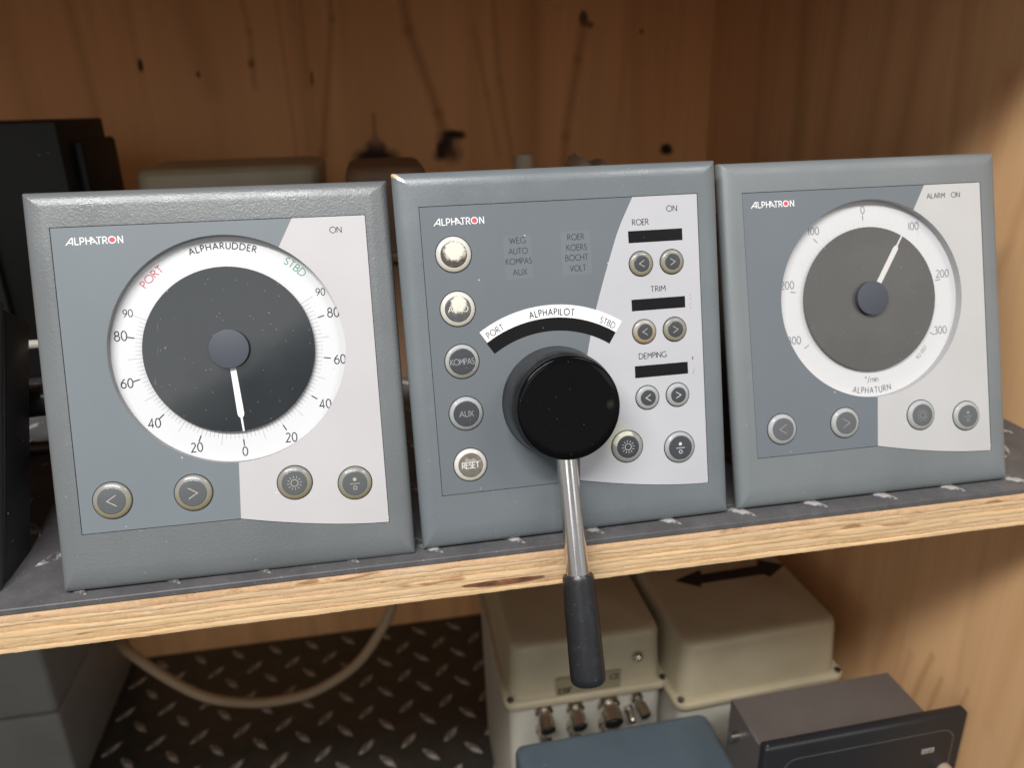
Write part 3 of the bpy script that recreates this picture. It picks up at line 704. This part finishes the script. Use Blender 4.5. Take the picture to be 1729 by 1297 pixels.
def button(root, cu, cv, R_, ri, ringmat, facemat, sym, smat, hgt=1.3, label=None, gap_w=.38):
    nf = NF - .22
    # rim (a shallow dome), printed face, symbol
    prof = [(R_, 0), (R_, .25), (R_ * .975, .6), (R_ * .92, .85), (R_ * .84, hgt * .86), (ri + .25, hgt), (ri, hgt + .02)]
    b = lathe('button', [(r, nf + .03 + n) for r, n in prof], cu, cv, root, ringmat, 64, True, 50)
    if label: b['label'] = label
    n0 = 0
    # flat black ring on the plate, painting the shade round the button
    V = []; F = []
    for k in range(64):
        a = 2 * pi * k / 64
        for r in (R_ - .05, R_ + gap_w): V.append(P(r * cos(a), r * sin(a), -.012))
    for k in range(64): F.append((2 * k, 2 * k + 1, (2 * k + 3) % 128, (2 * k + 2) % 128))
    link('gap_shade_ring', mesh('gap_shade_ring', V, F), b, [shadow_gap])
    f = lathe('button_face', [(ri, hgt + .0), (ri * .98, hgt + .10), (ri * .9, hgt + .14)], 0, 0, b, facemat, 48, False, 60)
    n = hgt + .17; s = ri / 5.4
    if sym in '<>' and sym: text('symbol', sym, 0, 0, n, 4.4 * s, .36 * (s ** .5), smat, b, sx_=1.0)
    elif sym == 'sun': sun('symbol', 0, 0, n, 1.45, b, smat)
    elif sym == 'power': power('symbol', 0, 0, n, b, smat)
    elif sym: text('symbol', sym, 0, 0, n, 2.5, .34 if sym != 'RESET' else .46, smat, b, gap=.13, fit={'KOMPAS': 10.2, 'AUX': 6.2, 'RESET': 7.4, 'AUTO': 8.4}[sym])
    return b

def polar(cu, cv, r, deg): return cu + r * sin(radians(deg)), cv + r * cos(radians(deg))
NS = 0.7; ND = 2.7
def dial(root, scale_m, disc_m, wall_m, ptr_m, pang, wide=(1.15, 1.35)):
    cu, cv = 74.0, 95.2
    lathe('dial_well', [(47.3, NF - .24), (47.3, NS - .2)], cu, cv, root, wall_m, 128, cap=False)
    ds = lathe('dial_scale', [(50.5, NS - .5), (50.5, NS)], cu, cv, root, scale_m, 96)
    lathe('dial_disc', [(34.5, ND - .7), (34.5, ND - .08), (34.42, ND)], cu, cv, root, disc_m, 128)
    lathe('disc_spacer', [(20, NS), (20, ND - .7)], cu, cv, root, shadow_gap, 40, cap=False)
    a = radians(pang); dx, dy = sin(a), cos(a)
    out = [(-wide[0], 6), (-wide[1], 27.2), (-wide[1] * .8, 28.2), (-.42, 28.9), (-.36, 34.6), (.36, 34.6), (.42, 28.9), (wide[1] * .8, 28.2), (wide[1], 27.2), (wide[0], 6)]
    flat('pointer', [(cu + q[0] * dy + q[1] * dx, cv - q[0] * dx + q[1] * dy) for q in out][::-1], ND + .42, root, ptr_m, .3)
    lathe('hub', [(8.15, ND + .0), (8.15, ND + 2.1), (8.0, ND + 2.35), (7.7, ND + 2.42)], cu - .1, cv + .3, root, hubm, 64)
    return ds, cu, cv
def ticks(name, ds, cu, cv, items, wd, mat, n):
    V = []; F = []
    for a, r0, r1 in items: strip([polar(cu, cv, r0, a), polar(cu, cv, r1, a)], wd, V, F, n)
    return link(name, mesh(name, V, F), ds, [mat])
def rotm(rows): return Matrix(rows).to_4x4()

# --- left: rudder angle indicator
A = empty('rudder_indicator', 'leftmost grey instrument with red PORT and green STBD on its dial', 'gauge', (-.0237, .0078, .0006),
          rotm(((0.99997, -0.003724, 0.006861), (0.0015385, 0.955657, 0.294477), (-0.0076535, -0.2944573, 0.955634))))
bezel(A, bez1); body(A, black_p); fp, nf = faceplate(A, dark1, light1, True)
logo(fp, nf, 15.6, 37.2, 142.4); text('caption', 'ON', 121.1, 142.4, nf + .02, 2.5, .34, ink, fp)
ds, cu, cv = dial(A, sw1, disc1, wellm, ptr1, 175.6)
t1 = []; t2 = []; big = []
for sgn in (-1, 1):
    for d in range(0, 91, 2):
        a = 177.3 - sgn * d * 1.302 if sgn > 0 else 177.3 + d * 1.297
        if d == 0 and sgn < 0: continue
        if d % 10 == 0 and (d // 10) % 2 == 1: t1.append((a, 34.2, 40.6))
        elif d % 20 == 0: t1.append((a, 34.2, 38.0)); big.append((a, 38.2, 41.0))
        else: t1.append((a, 34.2, 37.7))
ticks('tick_marks', ds, cu, cv, t1, .13, ink_l, NS + .02)
for b_ in big: ticks('tick_mark', ds, cu, cv, [b_], .5, ink, NS + .035)
for d, h, r in ((0, 3.7, 43.4), (20, 3.75, 44.6), (40, 3.75, 44.9), (60, 3.75, 44.9), (80, 3.9, 45.0), (90, 3.0, 44.3)):
    for sgn in ((1,) if d == 0 else (1, -1)):
        a = 177.3 - sgn * d * 1.300; rr_ = r if sgn > 0 else r - 1.4 + (.3 if d == 20 else 0)
        u, v = polar(cu, cv, rr_, a); text('numeral', str(d), u, v, NS + .03, h, .47 if d != 90 else .36, ink, ds, gap=.19)
text('dial_title', 'ALPHARUDDER', 0, 0, NS + .03, 2.5, .46, ink, ds, arcR=43.3, cen=(cu, cv), rot=.5, fit=27.3, gap=.34)
text('dial_caption', 'PORT', 0, 0, NS + .03, 3.0, .36, redp, ds, arcR=43.0, cen=(cu, cv), rot=-41.6, fit=10.6, label='red word PORT')
text('dial_caption', 'STBD', 0, 0, NS + .03, 3.0, .36, grn, ds, arcR=44.0, cen=(cu, cv), rot=41.3, fit=9.8, label='green word STBD')
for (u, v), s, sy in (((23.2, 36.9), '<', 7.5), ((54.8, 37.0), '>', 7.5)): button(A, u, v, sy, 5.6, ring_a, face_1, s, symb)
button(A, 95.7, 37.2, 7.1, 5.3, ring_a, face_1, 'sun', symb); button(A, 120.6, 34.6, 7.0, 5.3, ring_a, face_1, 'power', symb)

# --- middle: pilot panel with steering lever
B = empty('steering_pilot_panel', 'middle blue-grey control panel with big black knob and chrome lever', 'control panel', (.1236, .0090, .0006),
          rotm(((0.9998858, -0.0148448, -0.0028236), (0.0150857, 0.9698324, 0.2433055), (-0.0008734, -0.2433203, 0.9699456))))
bezel(B, bez2); body(B, black_p); fp, nf = faceplate(B, dark2, light2, False)
logo(fp, nf, 16.0, 37.4, 141.5)
for a in ((45, 57.2, 115.6, 134.2), (70.3, 83.6, 115.6, 134.8)): flat('indicator_window', rr(*a, .4, 2) if False else [(a[0], a[2]), (a[1], a[2]), (a[1], a[3]), (a[0], a[3])], nf + .012, fp, winm)
for s_, u, v, wd in (('WEG', 51.2, 132.1, 7.0), ('AUTO', 51.2, 127.6, 8.2), ('KOMPAS', 51.2, 123.3, 11.2), ('AUX', 51.4, 118.6, 6.2), ('ROER', 77.1, 132.2, 7.3), ('KOERS', 77.2, 127.7, 9.0), ('BOCHT', 77.0, 123.3, 10.0), ('VOLT', 77.3, 118.7, 7.0)):
    text('indicator_word', s_, u, v, nf + .03, 2.45, .32, ink_s, fp, fit=wd)
text('caption', 'ON', 121.6, 142.2, nf + .02, 2.5, .33, ink, fp)
for s_, u, v, wd in (('ROER', 106.8, 137.0, 7.4), ('TRIM', 113.6, 107.3, 6.9), ('DEMPING', 109.6, 77.7, 12.8)): text('caption', s_, u, v, nf + .02, 2.45, .34, ink, fp, fit=wd)
for v0, v1 in ((128.1, 133.3), (98.1, 103.2), (68.0, 73.4)):
    flat('display_window', [(100.9, v0), (126.05, v0), (126.05, v1), (100.9, v1)], nf + .05, fp, lcd, .05)
# arc display
def ringseg(R0, R1, a0, a1, n, m=40):
    return [(64 + R1 * sin(radians(a0 + (a1 - a0) * i / m)), 45.3 + R1 * cos(radians(a0 + (a1 - a0) * i / m))) for i in range(m + 1)] + [(64 + R0 * sin(radians(a1 - (a1 - a0) * i / m)), 45.3 + R0 * cos(radians(a1 - (a1 - a0) * i / m))) for i in range(m + 1)]
arcm = flat('arc_label', ringseg(52.7, 58.3, -33.4, 33.2, 0)[::-1], nf + .05, fp, Mat('bright_white_print', (.86, .86, .87), .45).m, .05)
flat('arc_display', ringseg(46.9, 52.7, -33.9, 33.2, 0)[::-1], nf + .06, fp, lcd, .05)
text('arc_title', 'ALPHAPILOT', 0, 0, nf + .08, 2.75, .42, ink, arcm, arcR=55.2, cen=(64, 45.3), rot=.3, fit=20.2, gap=.34)
text('arc_word', 'PORT', 0, 0, nf + .08, 2.55, .32, ink, arcm, gap=.26, arcR=54.9, cen=(64, 45.3), rot=-27.4, fit=7.9)
text('arc_word', 'STBD', 0, 0, nf + .08, 2.55, .32, ink, arcm, gap=.26, arcR=54.9, cen=(64, 45.3), rot=27.6, fit=7.2)
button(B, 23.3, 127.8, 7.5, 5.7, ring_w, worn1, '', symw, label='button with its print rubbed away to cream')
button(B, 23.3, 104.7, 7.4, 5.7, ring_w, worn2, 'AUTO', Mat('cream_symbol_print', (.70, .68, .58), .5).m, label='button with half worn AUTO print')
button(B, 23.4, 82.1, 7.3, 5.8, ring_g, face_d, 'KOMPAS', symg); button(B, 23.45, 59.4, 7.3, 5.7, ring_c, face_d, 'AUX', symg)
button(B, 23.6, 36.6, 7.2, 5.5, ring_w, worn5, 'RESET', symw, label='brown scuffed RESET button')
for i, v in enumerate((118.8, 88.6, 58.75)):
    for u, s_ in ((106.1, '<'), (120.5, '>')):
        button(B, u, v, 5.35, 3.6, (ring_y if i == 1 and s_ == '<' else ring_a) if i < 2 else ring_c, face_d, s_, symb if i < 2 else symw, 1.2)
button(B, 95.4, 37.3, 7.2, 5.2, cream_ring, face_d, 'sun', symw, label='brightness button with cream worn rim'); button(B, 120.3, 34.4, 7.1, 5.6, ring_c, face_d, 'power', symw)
# pen and glue marks next to two displays
V = []; F = []
for (u, v) in ((128.6, 103), (128.8, 101.3), (128.4, 99.2), (128.5, 98), (128.6, 74.6), (128.9, 69.2), (128.3, 68)):
    for k in range(3):
        a = random.uniform(0, 6.3); l = random.uniform(.2, .6); u1 = u + random.uniform(-.3, .3); v1 = v + random.uniform(-.5, .5)
        strip([(u1, v1), (u1 + l * cos(a), v1 + l * sin(a))], .12, V, F, nf + .02 + .004 * k)
link('scribble_marks', mesh('scribble_marks', V, F), fp, [ink])
V = []; F = []; strip([(128.5, 74.2), (128.7, 74.9), (128.4, 75.6)], .5, V, F, nf + .015)
link('brown_stain', mesh('brown_stain', V, F), fp, [Mat('brown_stain', (.22, .12, .06), .6).m])
# knob
kc = (64.0, 61.0)
lathe('knob_skirt', [(24.5, nf), (24.5, nf + .8), (24.3, nf + 1.6), (24.0, 9.0), (23.7, 14), (23.4, 18), (23.1, 21), (22.7, 22.3), (22.2, 22.9), (21.4, 23.0)], *kc, B, kb, 96, ang=35)
lathe('knob_cap', [(21.3, 22.8), (21.5, 23.3), (22.0, 23.6), (22.15, 24.6), (22.1, 26.2), (21.9, 27.1), (21.5, 27.75), (20.9, 28.05), (18, 28.15), (10, 28.2)], *kc, B, kn, 96, ang=35)
# lever: chrome shaft and rubber grip
def lp(t): 
    S_, G_ = (64.1, 34.0, 17.0), (64.2, -57.2, 31.0); return P(*[S_[i] + (G_[i] - S_[i]) * t for i in range(3)])
spin('lever_shaft', [(0, .00445), (.9, .0051), (1, .0051)], lp(-.10), lp(.60), B, chrome)
spin('lever_grip', [(0, .0054), (0, .0064), (.015, .0067), (.04, .0069), (.10, .0069), (.22, .00715), (.40, .00735), (.60, .00745), (.8, .0076), (.92, .0076), (.965, .0074), (.99, .0066), (1.0, .0050)], lp(.505), lp(1.012), B, grip)

# --- right: rate of turn indicator
Cc = empty('turn_rate_indicator', 'rightmost grey instrument with ALARM lettering and hazy 300 degree dial', 'gauge', (.2728, .0116, .0006),
           rotm(((0.9999983, 0.0011044, 0.0014789), (-0.0015044, 0.9518988, 0.306409), (-0.0010694, -0.3064107, 0.9518988))))
bezel(Cc, bez3); body(Cc, black_p); fp, nf = faceplate(Cc, dark3, light3, True)
logo(fp, nf, 14.4, 35.9, 142.4); text('caption', 'ALARM', 109.7, 142.6, nf + .02, 2.4, .33, ink, fp, fit=9.6); text('caption', 'ON', 120.2, 142.6, nf + .02, 2.4, .33, ink, fp)
ds, cu, cv = dial(Cc, sw3, disc3, wellm3, ptr3, 31.3, (1.25, 1.3))
t1 = []; big = []
for d in range(-300, 301, 10):
    a = -1 + d * .4
    if d > 70 and d not in (130, 150, 250, 200): continue
    t1.append((a, 34.2, 39.6 if d % 50 == 0 and d % 100 else (37.6 if d % 100 == 0 else 37.2)))
ticks('fine_tick_marks', ds, cu, cv, t1, .12, ink3l, NS + .02)
for d in (-300, -200, -100, 0, 200, 300): big.append((-1 + d * .4025, 37.9 if d < 200 else 37.2, 40.6 if d < 200 else 39.8))
for b_ in big: ticks('tick_mark', ds, cu, cv, [b_], .42, ink3, NS + .035)
for s_, r, a in (('0', 43.0, -.8), ('100', 43.4, -37.9), ('200', 42.6, -77.4), ('300', 43.1, -113.4), ('100', 42.7, 37.3), ('200', 41.7, 76.1), ('300', 41.9, 114.9)):
    u, v = polar(cu, cv, r, a); text('numeral', s_, u, v, NS + .03, 3.55, .42, ink3, ds, gap=.17)
u, v = polar(cu, cv, 41.2, 43.1); text('dial_letter', 'T', u, v, NS + .03, 2.5, .25, ink3l, ds)
u, v = polar(cu, cv, 38.9, 135.5); text('serial_print', 'R2-007', u, v, NS + .03, 1.9, .22, ink3, ds, rot=46)
text('unit_print', 'o/min', cu - .2, cv - 38.9, NS + .03, 2.7, .32, ink3, ds, gap=.16, rot=0)
text('dial_title', 'ALPHATURN', 0, 0, NS + .03, 2.9, .42, ink3, ds, arcR=-44.3, cen=(cu, cv), rot=180.5, fit=20.0, gap=.34)
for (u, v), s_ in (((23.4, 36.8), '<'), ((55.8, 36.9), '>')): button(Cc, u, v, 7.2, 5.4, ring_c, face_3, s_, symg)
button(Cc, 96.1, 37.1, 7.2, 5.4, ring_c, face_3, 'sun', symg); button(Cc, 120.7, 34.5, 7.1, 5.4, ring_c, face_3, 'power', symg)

# ------------------------------------------------------------------ things behind the instruments on the shelf
q = empty('monitor_housing', 'tall matt black housing standing upright behind the leftmost instrument', 'housing', (-.091, .30, 0))
box('case', -.17, 0, 0, .10, .0005, .179, q, mon_m, .002, 2); box('side_flange', .0005, .007, .02, .10, .0005, .165, q, mon_m, .003, 2); box('front_frame', -.17, -.055, -.006, -.0005, .02, .170, q, mon_e, .002, 2)
q = empty('black_panel_box', 'black instrument box leaning back at the far left end of the shelf', 'box', (-.0515, .0125, .0006), Matrix.Rotation(radians(-30.5), 4, 'X'))
box('front_plate', -.12, 0, 0, .006, 0, .127, q, mon_e, .0015, 2); box('case', -.118, .0, .0065, .030, .004, .124, q, black_p, .0015, 2)
def enclosure(name, label, x0, x1, y0, y1, ztop, zlip, zfloor, lid, base, rot=0.0, dr=.005, cat='enclosure', group=None, lipw=.007, screws=True):
    q = empty(name, label, cat, (x0, y0, 0), Matrix.Rotation(rot, 4, 'Z'), group); w_ = x1 - x0; d_ = y1 - y0; e = lipw
    loft('lid', [(zlip - .0045, -e, w_ + e, -e, d_ + e, .009), (zlip - .001, -e - .0006, w_ + e + .0006, -e - .0006, d_ + e + .0006, .009), (zlip + .0008, -e, w_ + e, -e, d_ + e, .0085), (zlip + .0014, -e + .0015, w_ + e - .0015, -e + .0015, d_ + e - .0015, .008),
                 (zlip + .0015, -dr + .001, w_ + dr - .001, -dr + .001, d_ + dr - .001, .012), (zlip + .004, -dr + .0016, w_ + dr - .0016, -dr + .0016, d_ + dr - .0016, .012), (ztop - .006, -.0005, w_ + .0005, -.0005, d_ + .0005, .011), (ztop - .0025, .0006, w_ - .0006, .0006, d_ - .0006, .0105),
                 (ztop - .0007, .0028, w_ - .0028, .0028, d_ - .0028, .010), (ztop, .006, w_ - .006, .006, d_ - .006, .009)], q, lid, 50)
    loft('base', [(zfloor, -.001, w_ + .001, -.001, d_ + .001, .008), (zlip - .005, -.003, w_ + .003, -.003, d_ + .003, .009)], q, base, 50)
    if screws:
        for a, b in ((-e + .0048, -e + .0048), (w_ + e - .0048, -e + .0048)):
            s_ = link('screw', mesh('screw', [(a + .0026 * cos(k * pi / 8), b + .0026 * sin(k * pi / 8), z_) for z_ in (zlip + .0012, zlip + .0032) for k in range(16)], [(k, (k + 1) % 16, (k + 1) % 16 + 16, k + 16) for k in range(16)] + [tuple(range(16, 32))]), q, [screwm])
    return q
enclosure('small_enclosure', 'cream enclosure with rounded lid behind the leftmost instrument', -.048, .078, .30, .385, .1455, .09, .0005, beige2, beige2, 0, .002, group='enclosures behind the instruments', screws=False)
enclosure('small_enclosure', 'dim brown-looking enclosure peeping out left of the middle instrument', .098, .150, .235, .32, .1465, .09, .0005, brown_p, brown_p, 0, .002, group='enclosures behind the instruments', screws=False)
def blob(name, label, cat, c, r, mat, seed):
    bm = bmesh.new(); bmesh.ops.create_icosphere(bm, subdivisions=4, radius=1); rnd = random.Random(seed); ph = [rnd.uniform(0, 6) for _ in range(6)]
    for v in bm.verts:
        k = 1 + .10 * sin(3 * v.co.x + ph[0]) * cos(4 * v.co.y + ph[1]) + .06 * sin(7 * v.co.z + ph[2]) + .05 * sin(9 * v.co.x + ph[3])
        v.co = Vector((v.co.x * r[0] * k, v.co.y * r[1] * k, max(v.co.z * k, -.93) * r[2]))
    me = bpy.data.meshes.new(name); bm.to_mesh(me); bm.free(); o = link(name, me, None, [mat], c); smooth(o, 60); return tag(o, label, cat)
q = empty('bottle', 'small off-white capped bottle showing above the middle instrument', 'bottle', (.2085, .20, 0))
for nm, pr in (('bottle_body', [(.0, .0), (.017, .0), (.019, .003), (.019, .105), (.016, .118), (.008, .126), (.008, .128)]), ('cap', [(.0, .1285), (.0062, .1285), (.0062, .150), (.0055, .153), (.0, .1535)])):
    seg = 24; V = [(r * cos(2 * pi * k / seg), r * sin(2 * pi * k / seg), z_ + .0005) for r, z_ in pr for k in range(seg)]
    F = [(i * seg + k, i * seg + (k + 1) % seg, (i + 1) * seg + (k + 1) % seg, (i + 1) * seg + k) for i in range(len(pr) - 1) for k in range(seg)]
    smooth(link(nm, mesh(nm, V, F), q, [whitep]), 40)
blob('cable_bundle_bag', 'crumpled off-white bag whose top shows above the middle instrument', 'bag', (.2505, .21, .0745), (.024, .03, .0775), whitep, 3)
tag(tube('white_cable', [(-.10, .12, .070), (-.085, .125, .074), (-.06, .13, .073), (-.03, .14, .070), (.01, .155, .060), (.03, .17, .03), (.05, .2, .0035)], .0025, None, cable_w), 'off-white cable running behind the leftmost instrument', 'cable')
tag(tube('dark_connector', [(-.075, .10, .052), (-.03, .112, .050)], .008, None, plastic('dark_grey_glossy_plug', (.05, .05, .052), .25)), 'dark grey plug lying in the gap left of the leftmost instrument', 'plug')
tag(tube('black_cable', [(-.13, .2, .004), (-.10, .16, .004), (-.06, .135, .012), (-.03, .10, .02), (-.02, .085, .045), (-.04, .09, .053)], .004, None, black_p), 'black cable coiled in the dark gap left of the leftmost instrument', 'cable')

# ------------------------------------------------------------------ lower compartment
q = enclosure('enclosure_box', 'grey-beige enclosure marked with CE sticker, metal glands on its front', .1875, .3050, .1740, .345, -.200, -.248, ZF + .0005, beige, beige_b, radians(.3), .004, group='enclosures in the lower compartment')
# sticker, CE / EBF letters, dome plug, in the box's own frame
def on_front(name, pts, mat, y, parent):
    return link(name, mesh(name, [(a, y, b) for a, b in pts], [tuple(range(len(pts)))]), parent, [mat])
def ftext(name, txt, x, z, h, wt, mat, y, parent, fit=None):
    lay, W = layout(txt, h); sx2 = (fit / (W * h)) if fit else 1; V = []; F = []
    for ch, x_, adv in lay:
        for s_ in GL[ch][1]: strip([((x_ + a - W / 2) * h * sx2, (b - .5) * h) for a, b in s_], wt, V, F, 0)
    V = [(x + v[0], y - .00002 * (i // 40 % 3), z + v[2]) for i, v in enumerate(V)]
    return link(name, mesh(name, V, F), parent, [mat])
sy = -.0042
st_ = box('sticker', .0335, .0845, -.0050, -.0026, -.2465, -.2310, q, sticker)
inkd = Mat('dark_olive_print', (.02, .018, .012), .5).m
ftext('sticker_letters', 'EBF', .0405, -.2420, 5.0, 1.0, inkd, -.0051, st_, 10.5); ftext('sticker_letters', 'CE', .0795, -.2355, 4.4, .8, inkd, -.0051, st_, 7.5)
ftext('sticker_letters', '-080-', .060, -.2415, 3.0, .6, inkd, -.0051, st_, 18)
def cyl(name, A_, B_, r, parent, mat, prof=None, seg=24): return spin(name, prof or [(0, r), (1, r)], A_, B_, parent, mat, seg)
spin('dome_plug', [(0, .0042), (.35, .0041), (.7, .003), (1, .0012)], (.0985, -.002, -.2215), (.0985, -.0072, -.2215), q, metal, 24)
for i, (x, r, z_) in enumerate(((.0235, .0062, -.2595), (.0485, .0062, -.2612), (.0755, .0078, -.2625), (.0985, .0045, -.2605))):
    A_ = (x, -.002, z_); B_ = (x - (.0 if i < 3 else -.003), -.019, z_ - .006)
    g = spin('cable_gland', [(0, r * 1.15), (.18, r * 1.15), (.2, r * .82), (.4, r * .82), (.45, r), (.97, r), (1, r * .9)], A_, B_, q, metal, 24)
    A2 = Vector(A_) + (Vector(B_) - Vector(A_)) * .98; spin('gland_bore', [(0, r * .72), (1, r * .70)], A2, A2 + (Vector(B_) - Vector(A_)) * .045, g, hole, 20)
for i, (x, r, z_) in enumerate(((.0225, .005, -.277), (.047, .005, -.279), (.073, .005, -.281), (.092, .003, -.270))):
    spin('cable_gland', [(0, r * 1.2), (.3, r * 1.2), (.35, r), (.9, r), (1, r * .7)], (x, -.002, z_), (x, -.016, z_ - .003), q, metal, 20)

q = enclosure('enclosure_box', 'grey-beige enclosure with black double arrow on its lid, beside the side wall', .3150, .4440, .1495, .325, -.200, -.249, ZF + .0005, beige, beige_b, radians(2.6), .004, group='enclosures in the lower compartment')
inv = q.matrix_world.inverted()
ap = [(0.3371, 0.2307), (0.3557, 0.2174), (0.3577, 0.222), (0.4149, 0.2237), (0.4178, 0.2187), (0.4384, 0.2331), (0.4193, 0.2455), (0.4152, 0.2371), (0.3631, 0.2348), (0.3654, 0.2414)]
ar = link('double_arrow', mesh('double_arrow', [inv @ Vector((a, b, -.19994)) for a, b in ap] , [tuple(range(len(ap)))]), q, [arrowm])

q = empty('blue_instrument_housing', 'blue-grey housing with rounded corners in front of the gland box', 'housing', (.181, .134, 0), Matrix.Rotation(radians(1.2), 4, 'Z'))
loft('case', [(ZF + .0005, 0, .147, -.160, 0, .006), (-.2555, 0, .147, -.160, 0, .006), (-.2525, .0008, .1462, -.1592, -.0008, .006), (-.2506, .0026, .1444, -.1574, -.0026, .006), (-.25, .006, .141, -.154, -.006, .005)], q, bluem, 60)
link('top_seam', mesh('top_seam', [(.0, 0, 0)], []), q, [bluem]) if False else None

q = empty('black_panel_instrument', 'black panel instrument with rounded outline on its front, by the side wall', 'instrument', (.3262, .0478, 0), Matrix.Rotation(radians(1.3), 4, 'Z'))
box('case', .0015, .1220, .0085, .0500, ZF + .0005, -.2035, q, black_top, .0008, 1)
fr = box('front_bezel', 0, .1450, 0, .008, -.300, -.198, q, black_p, .0022, 3)
on = [(a, b) for a, b in rr(.014, .137, -.292, -.210, .010, 8)]
V = []; F = []; strip([(a * 1000, b * 1000) for a, b in on + on[:1]], .35, V, F, .12); link('front_outline', mesh('front_outline', V, F), fr, [Mat('fine_grey_line_print', (.2, .2, .19), .5).m])
pl_ = box('name_tag', .1145, .1235, -.0004, -.00005, -.2272, -.2236, fr, Mat('pale_tag', (.42, .40, .36), .5).m)
ftext('name_tag_letters', 'ROER', .119, -.2254, 2.0, .34, ink, -.00045, pl_, 7.2)
spin('front_knob', [(0, .005), (.7, .005), (1, .0042)], (.134, -.0002, -.2445), (.134, -.006, -.2445), q, whitep, 24)
spin('brass_connector', [(0, .003), (1, .003)], (.0015, .036, -.222), (-.004, .036, -.222), q, metal, 16)

q = empty('grey_cabinet', 'large mid-grey cabinet in the bottom left of the lower compartment', 'cabinet', (-.218, .346, 0))
box('upper_case', -.25, 0, 0, .185, -.346, -.10, q, grey_box_m, .006, 3); box('lower_case', -.25, .0, 0, .185, ZF + .0005, -.3465, q, grey_box_m, .004, 3)
tag(tube('beige_cable', [(-.26, .535, -.30), (-.225, .50, -.36), (-.178, .43, -.352), (-.113, .40, -.390), (-.063, .40, -.412), (-.015, .40, -.414), (.019, .40, -.404), (.055, .40, -.380), (.081, .40, -.345), (.096, .40, -.315), (.105, .40, -.27), (.11, .41, -.20)], .0052, None, cablem, 16), 'thick beige cable drooping over the black tread mat', 'cable')
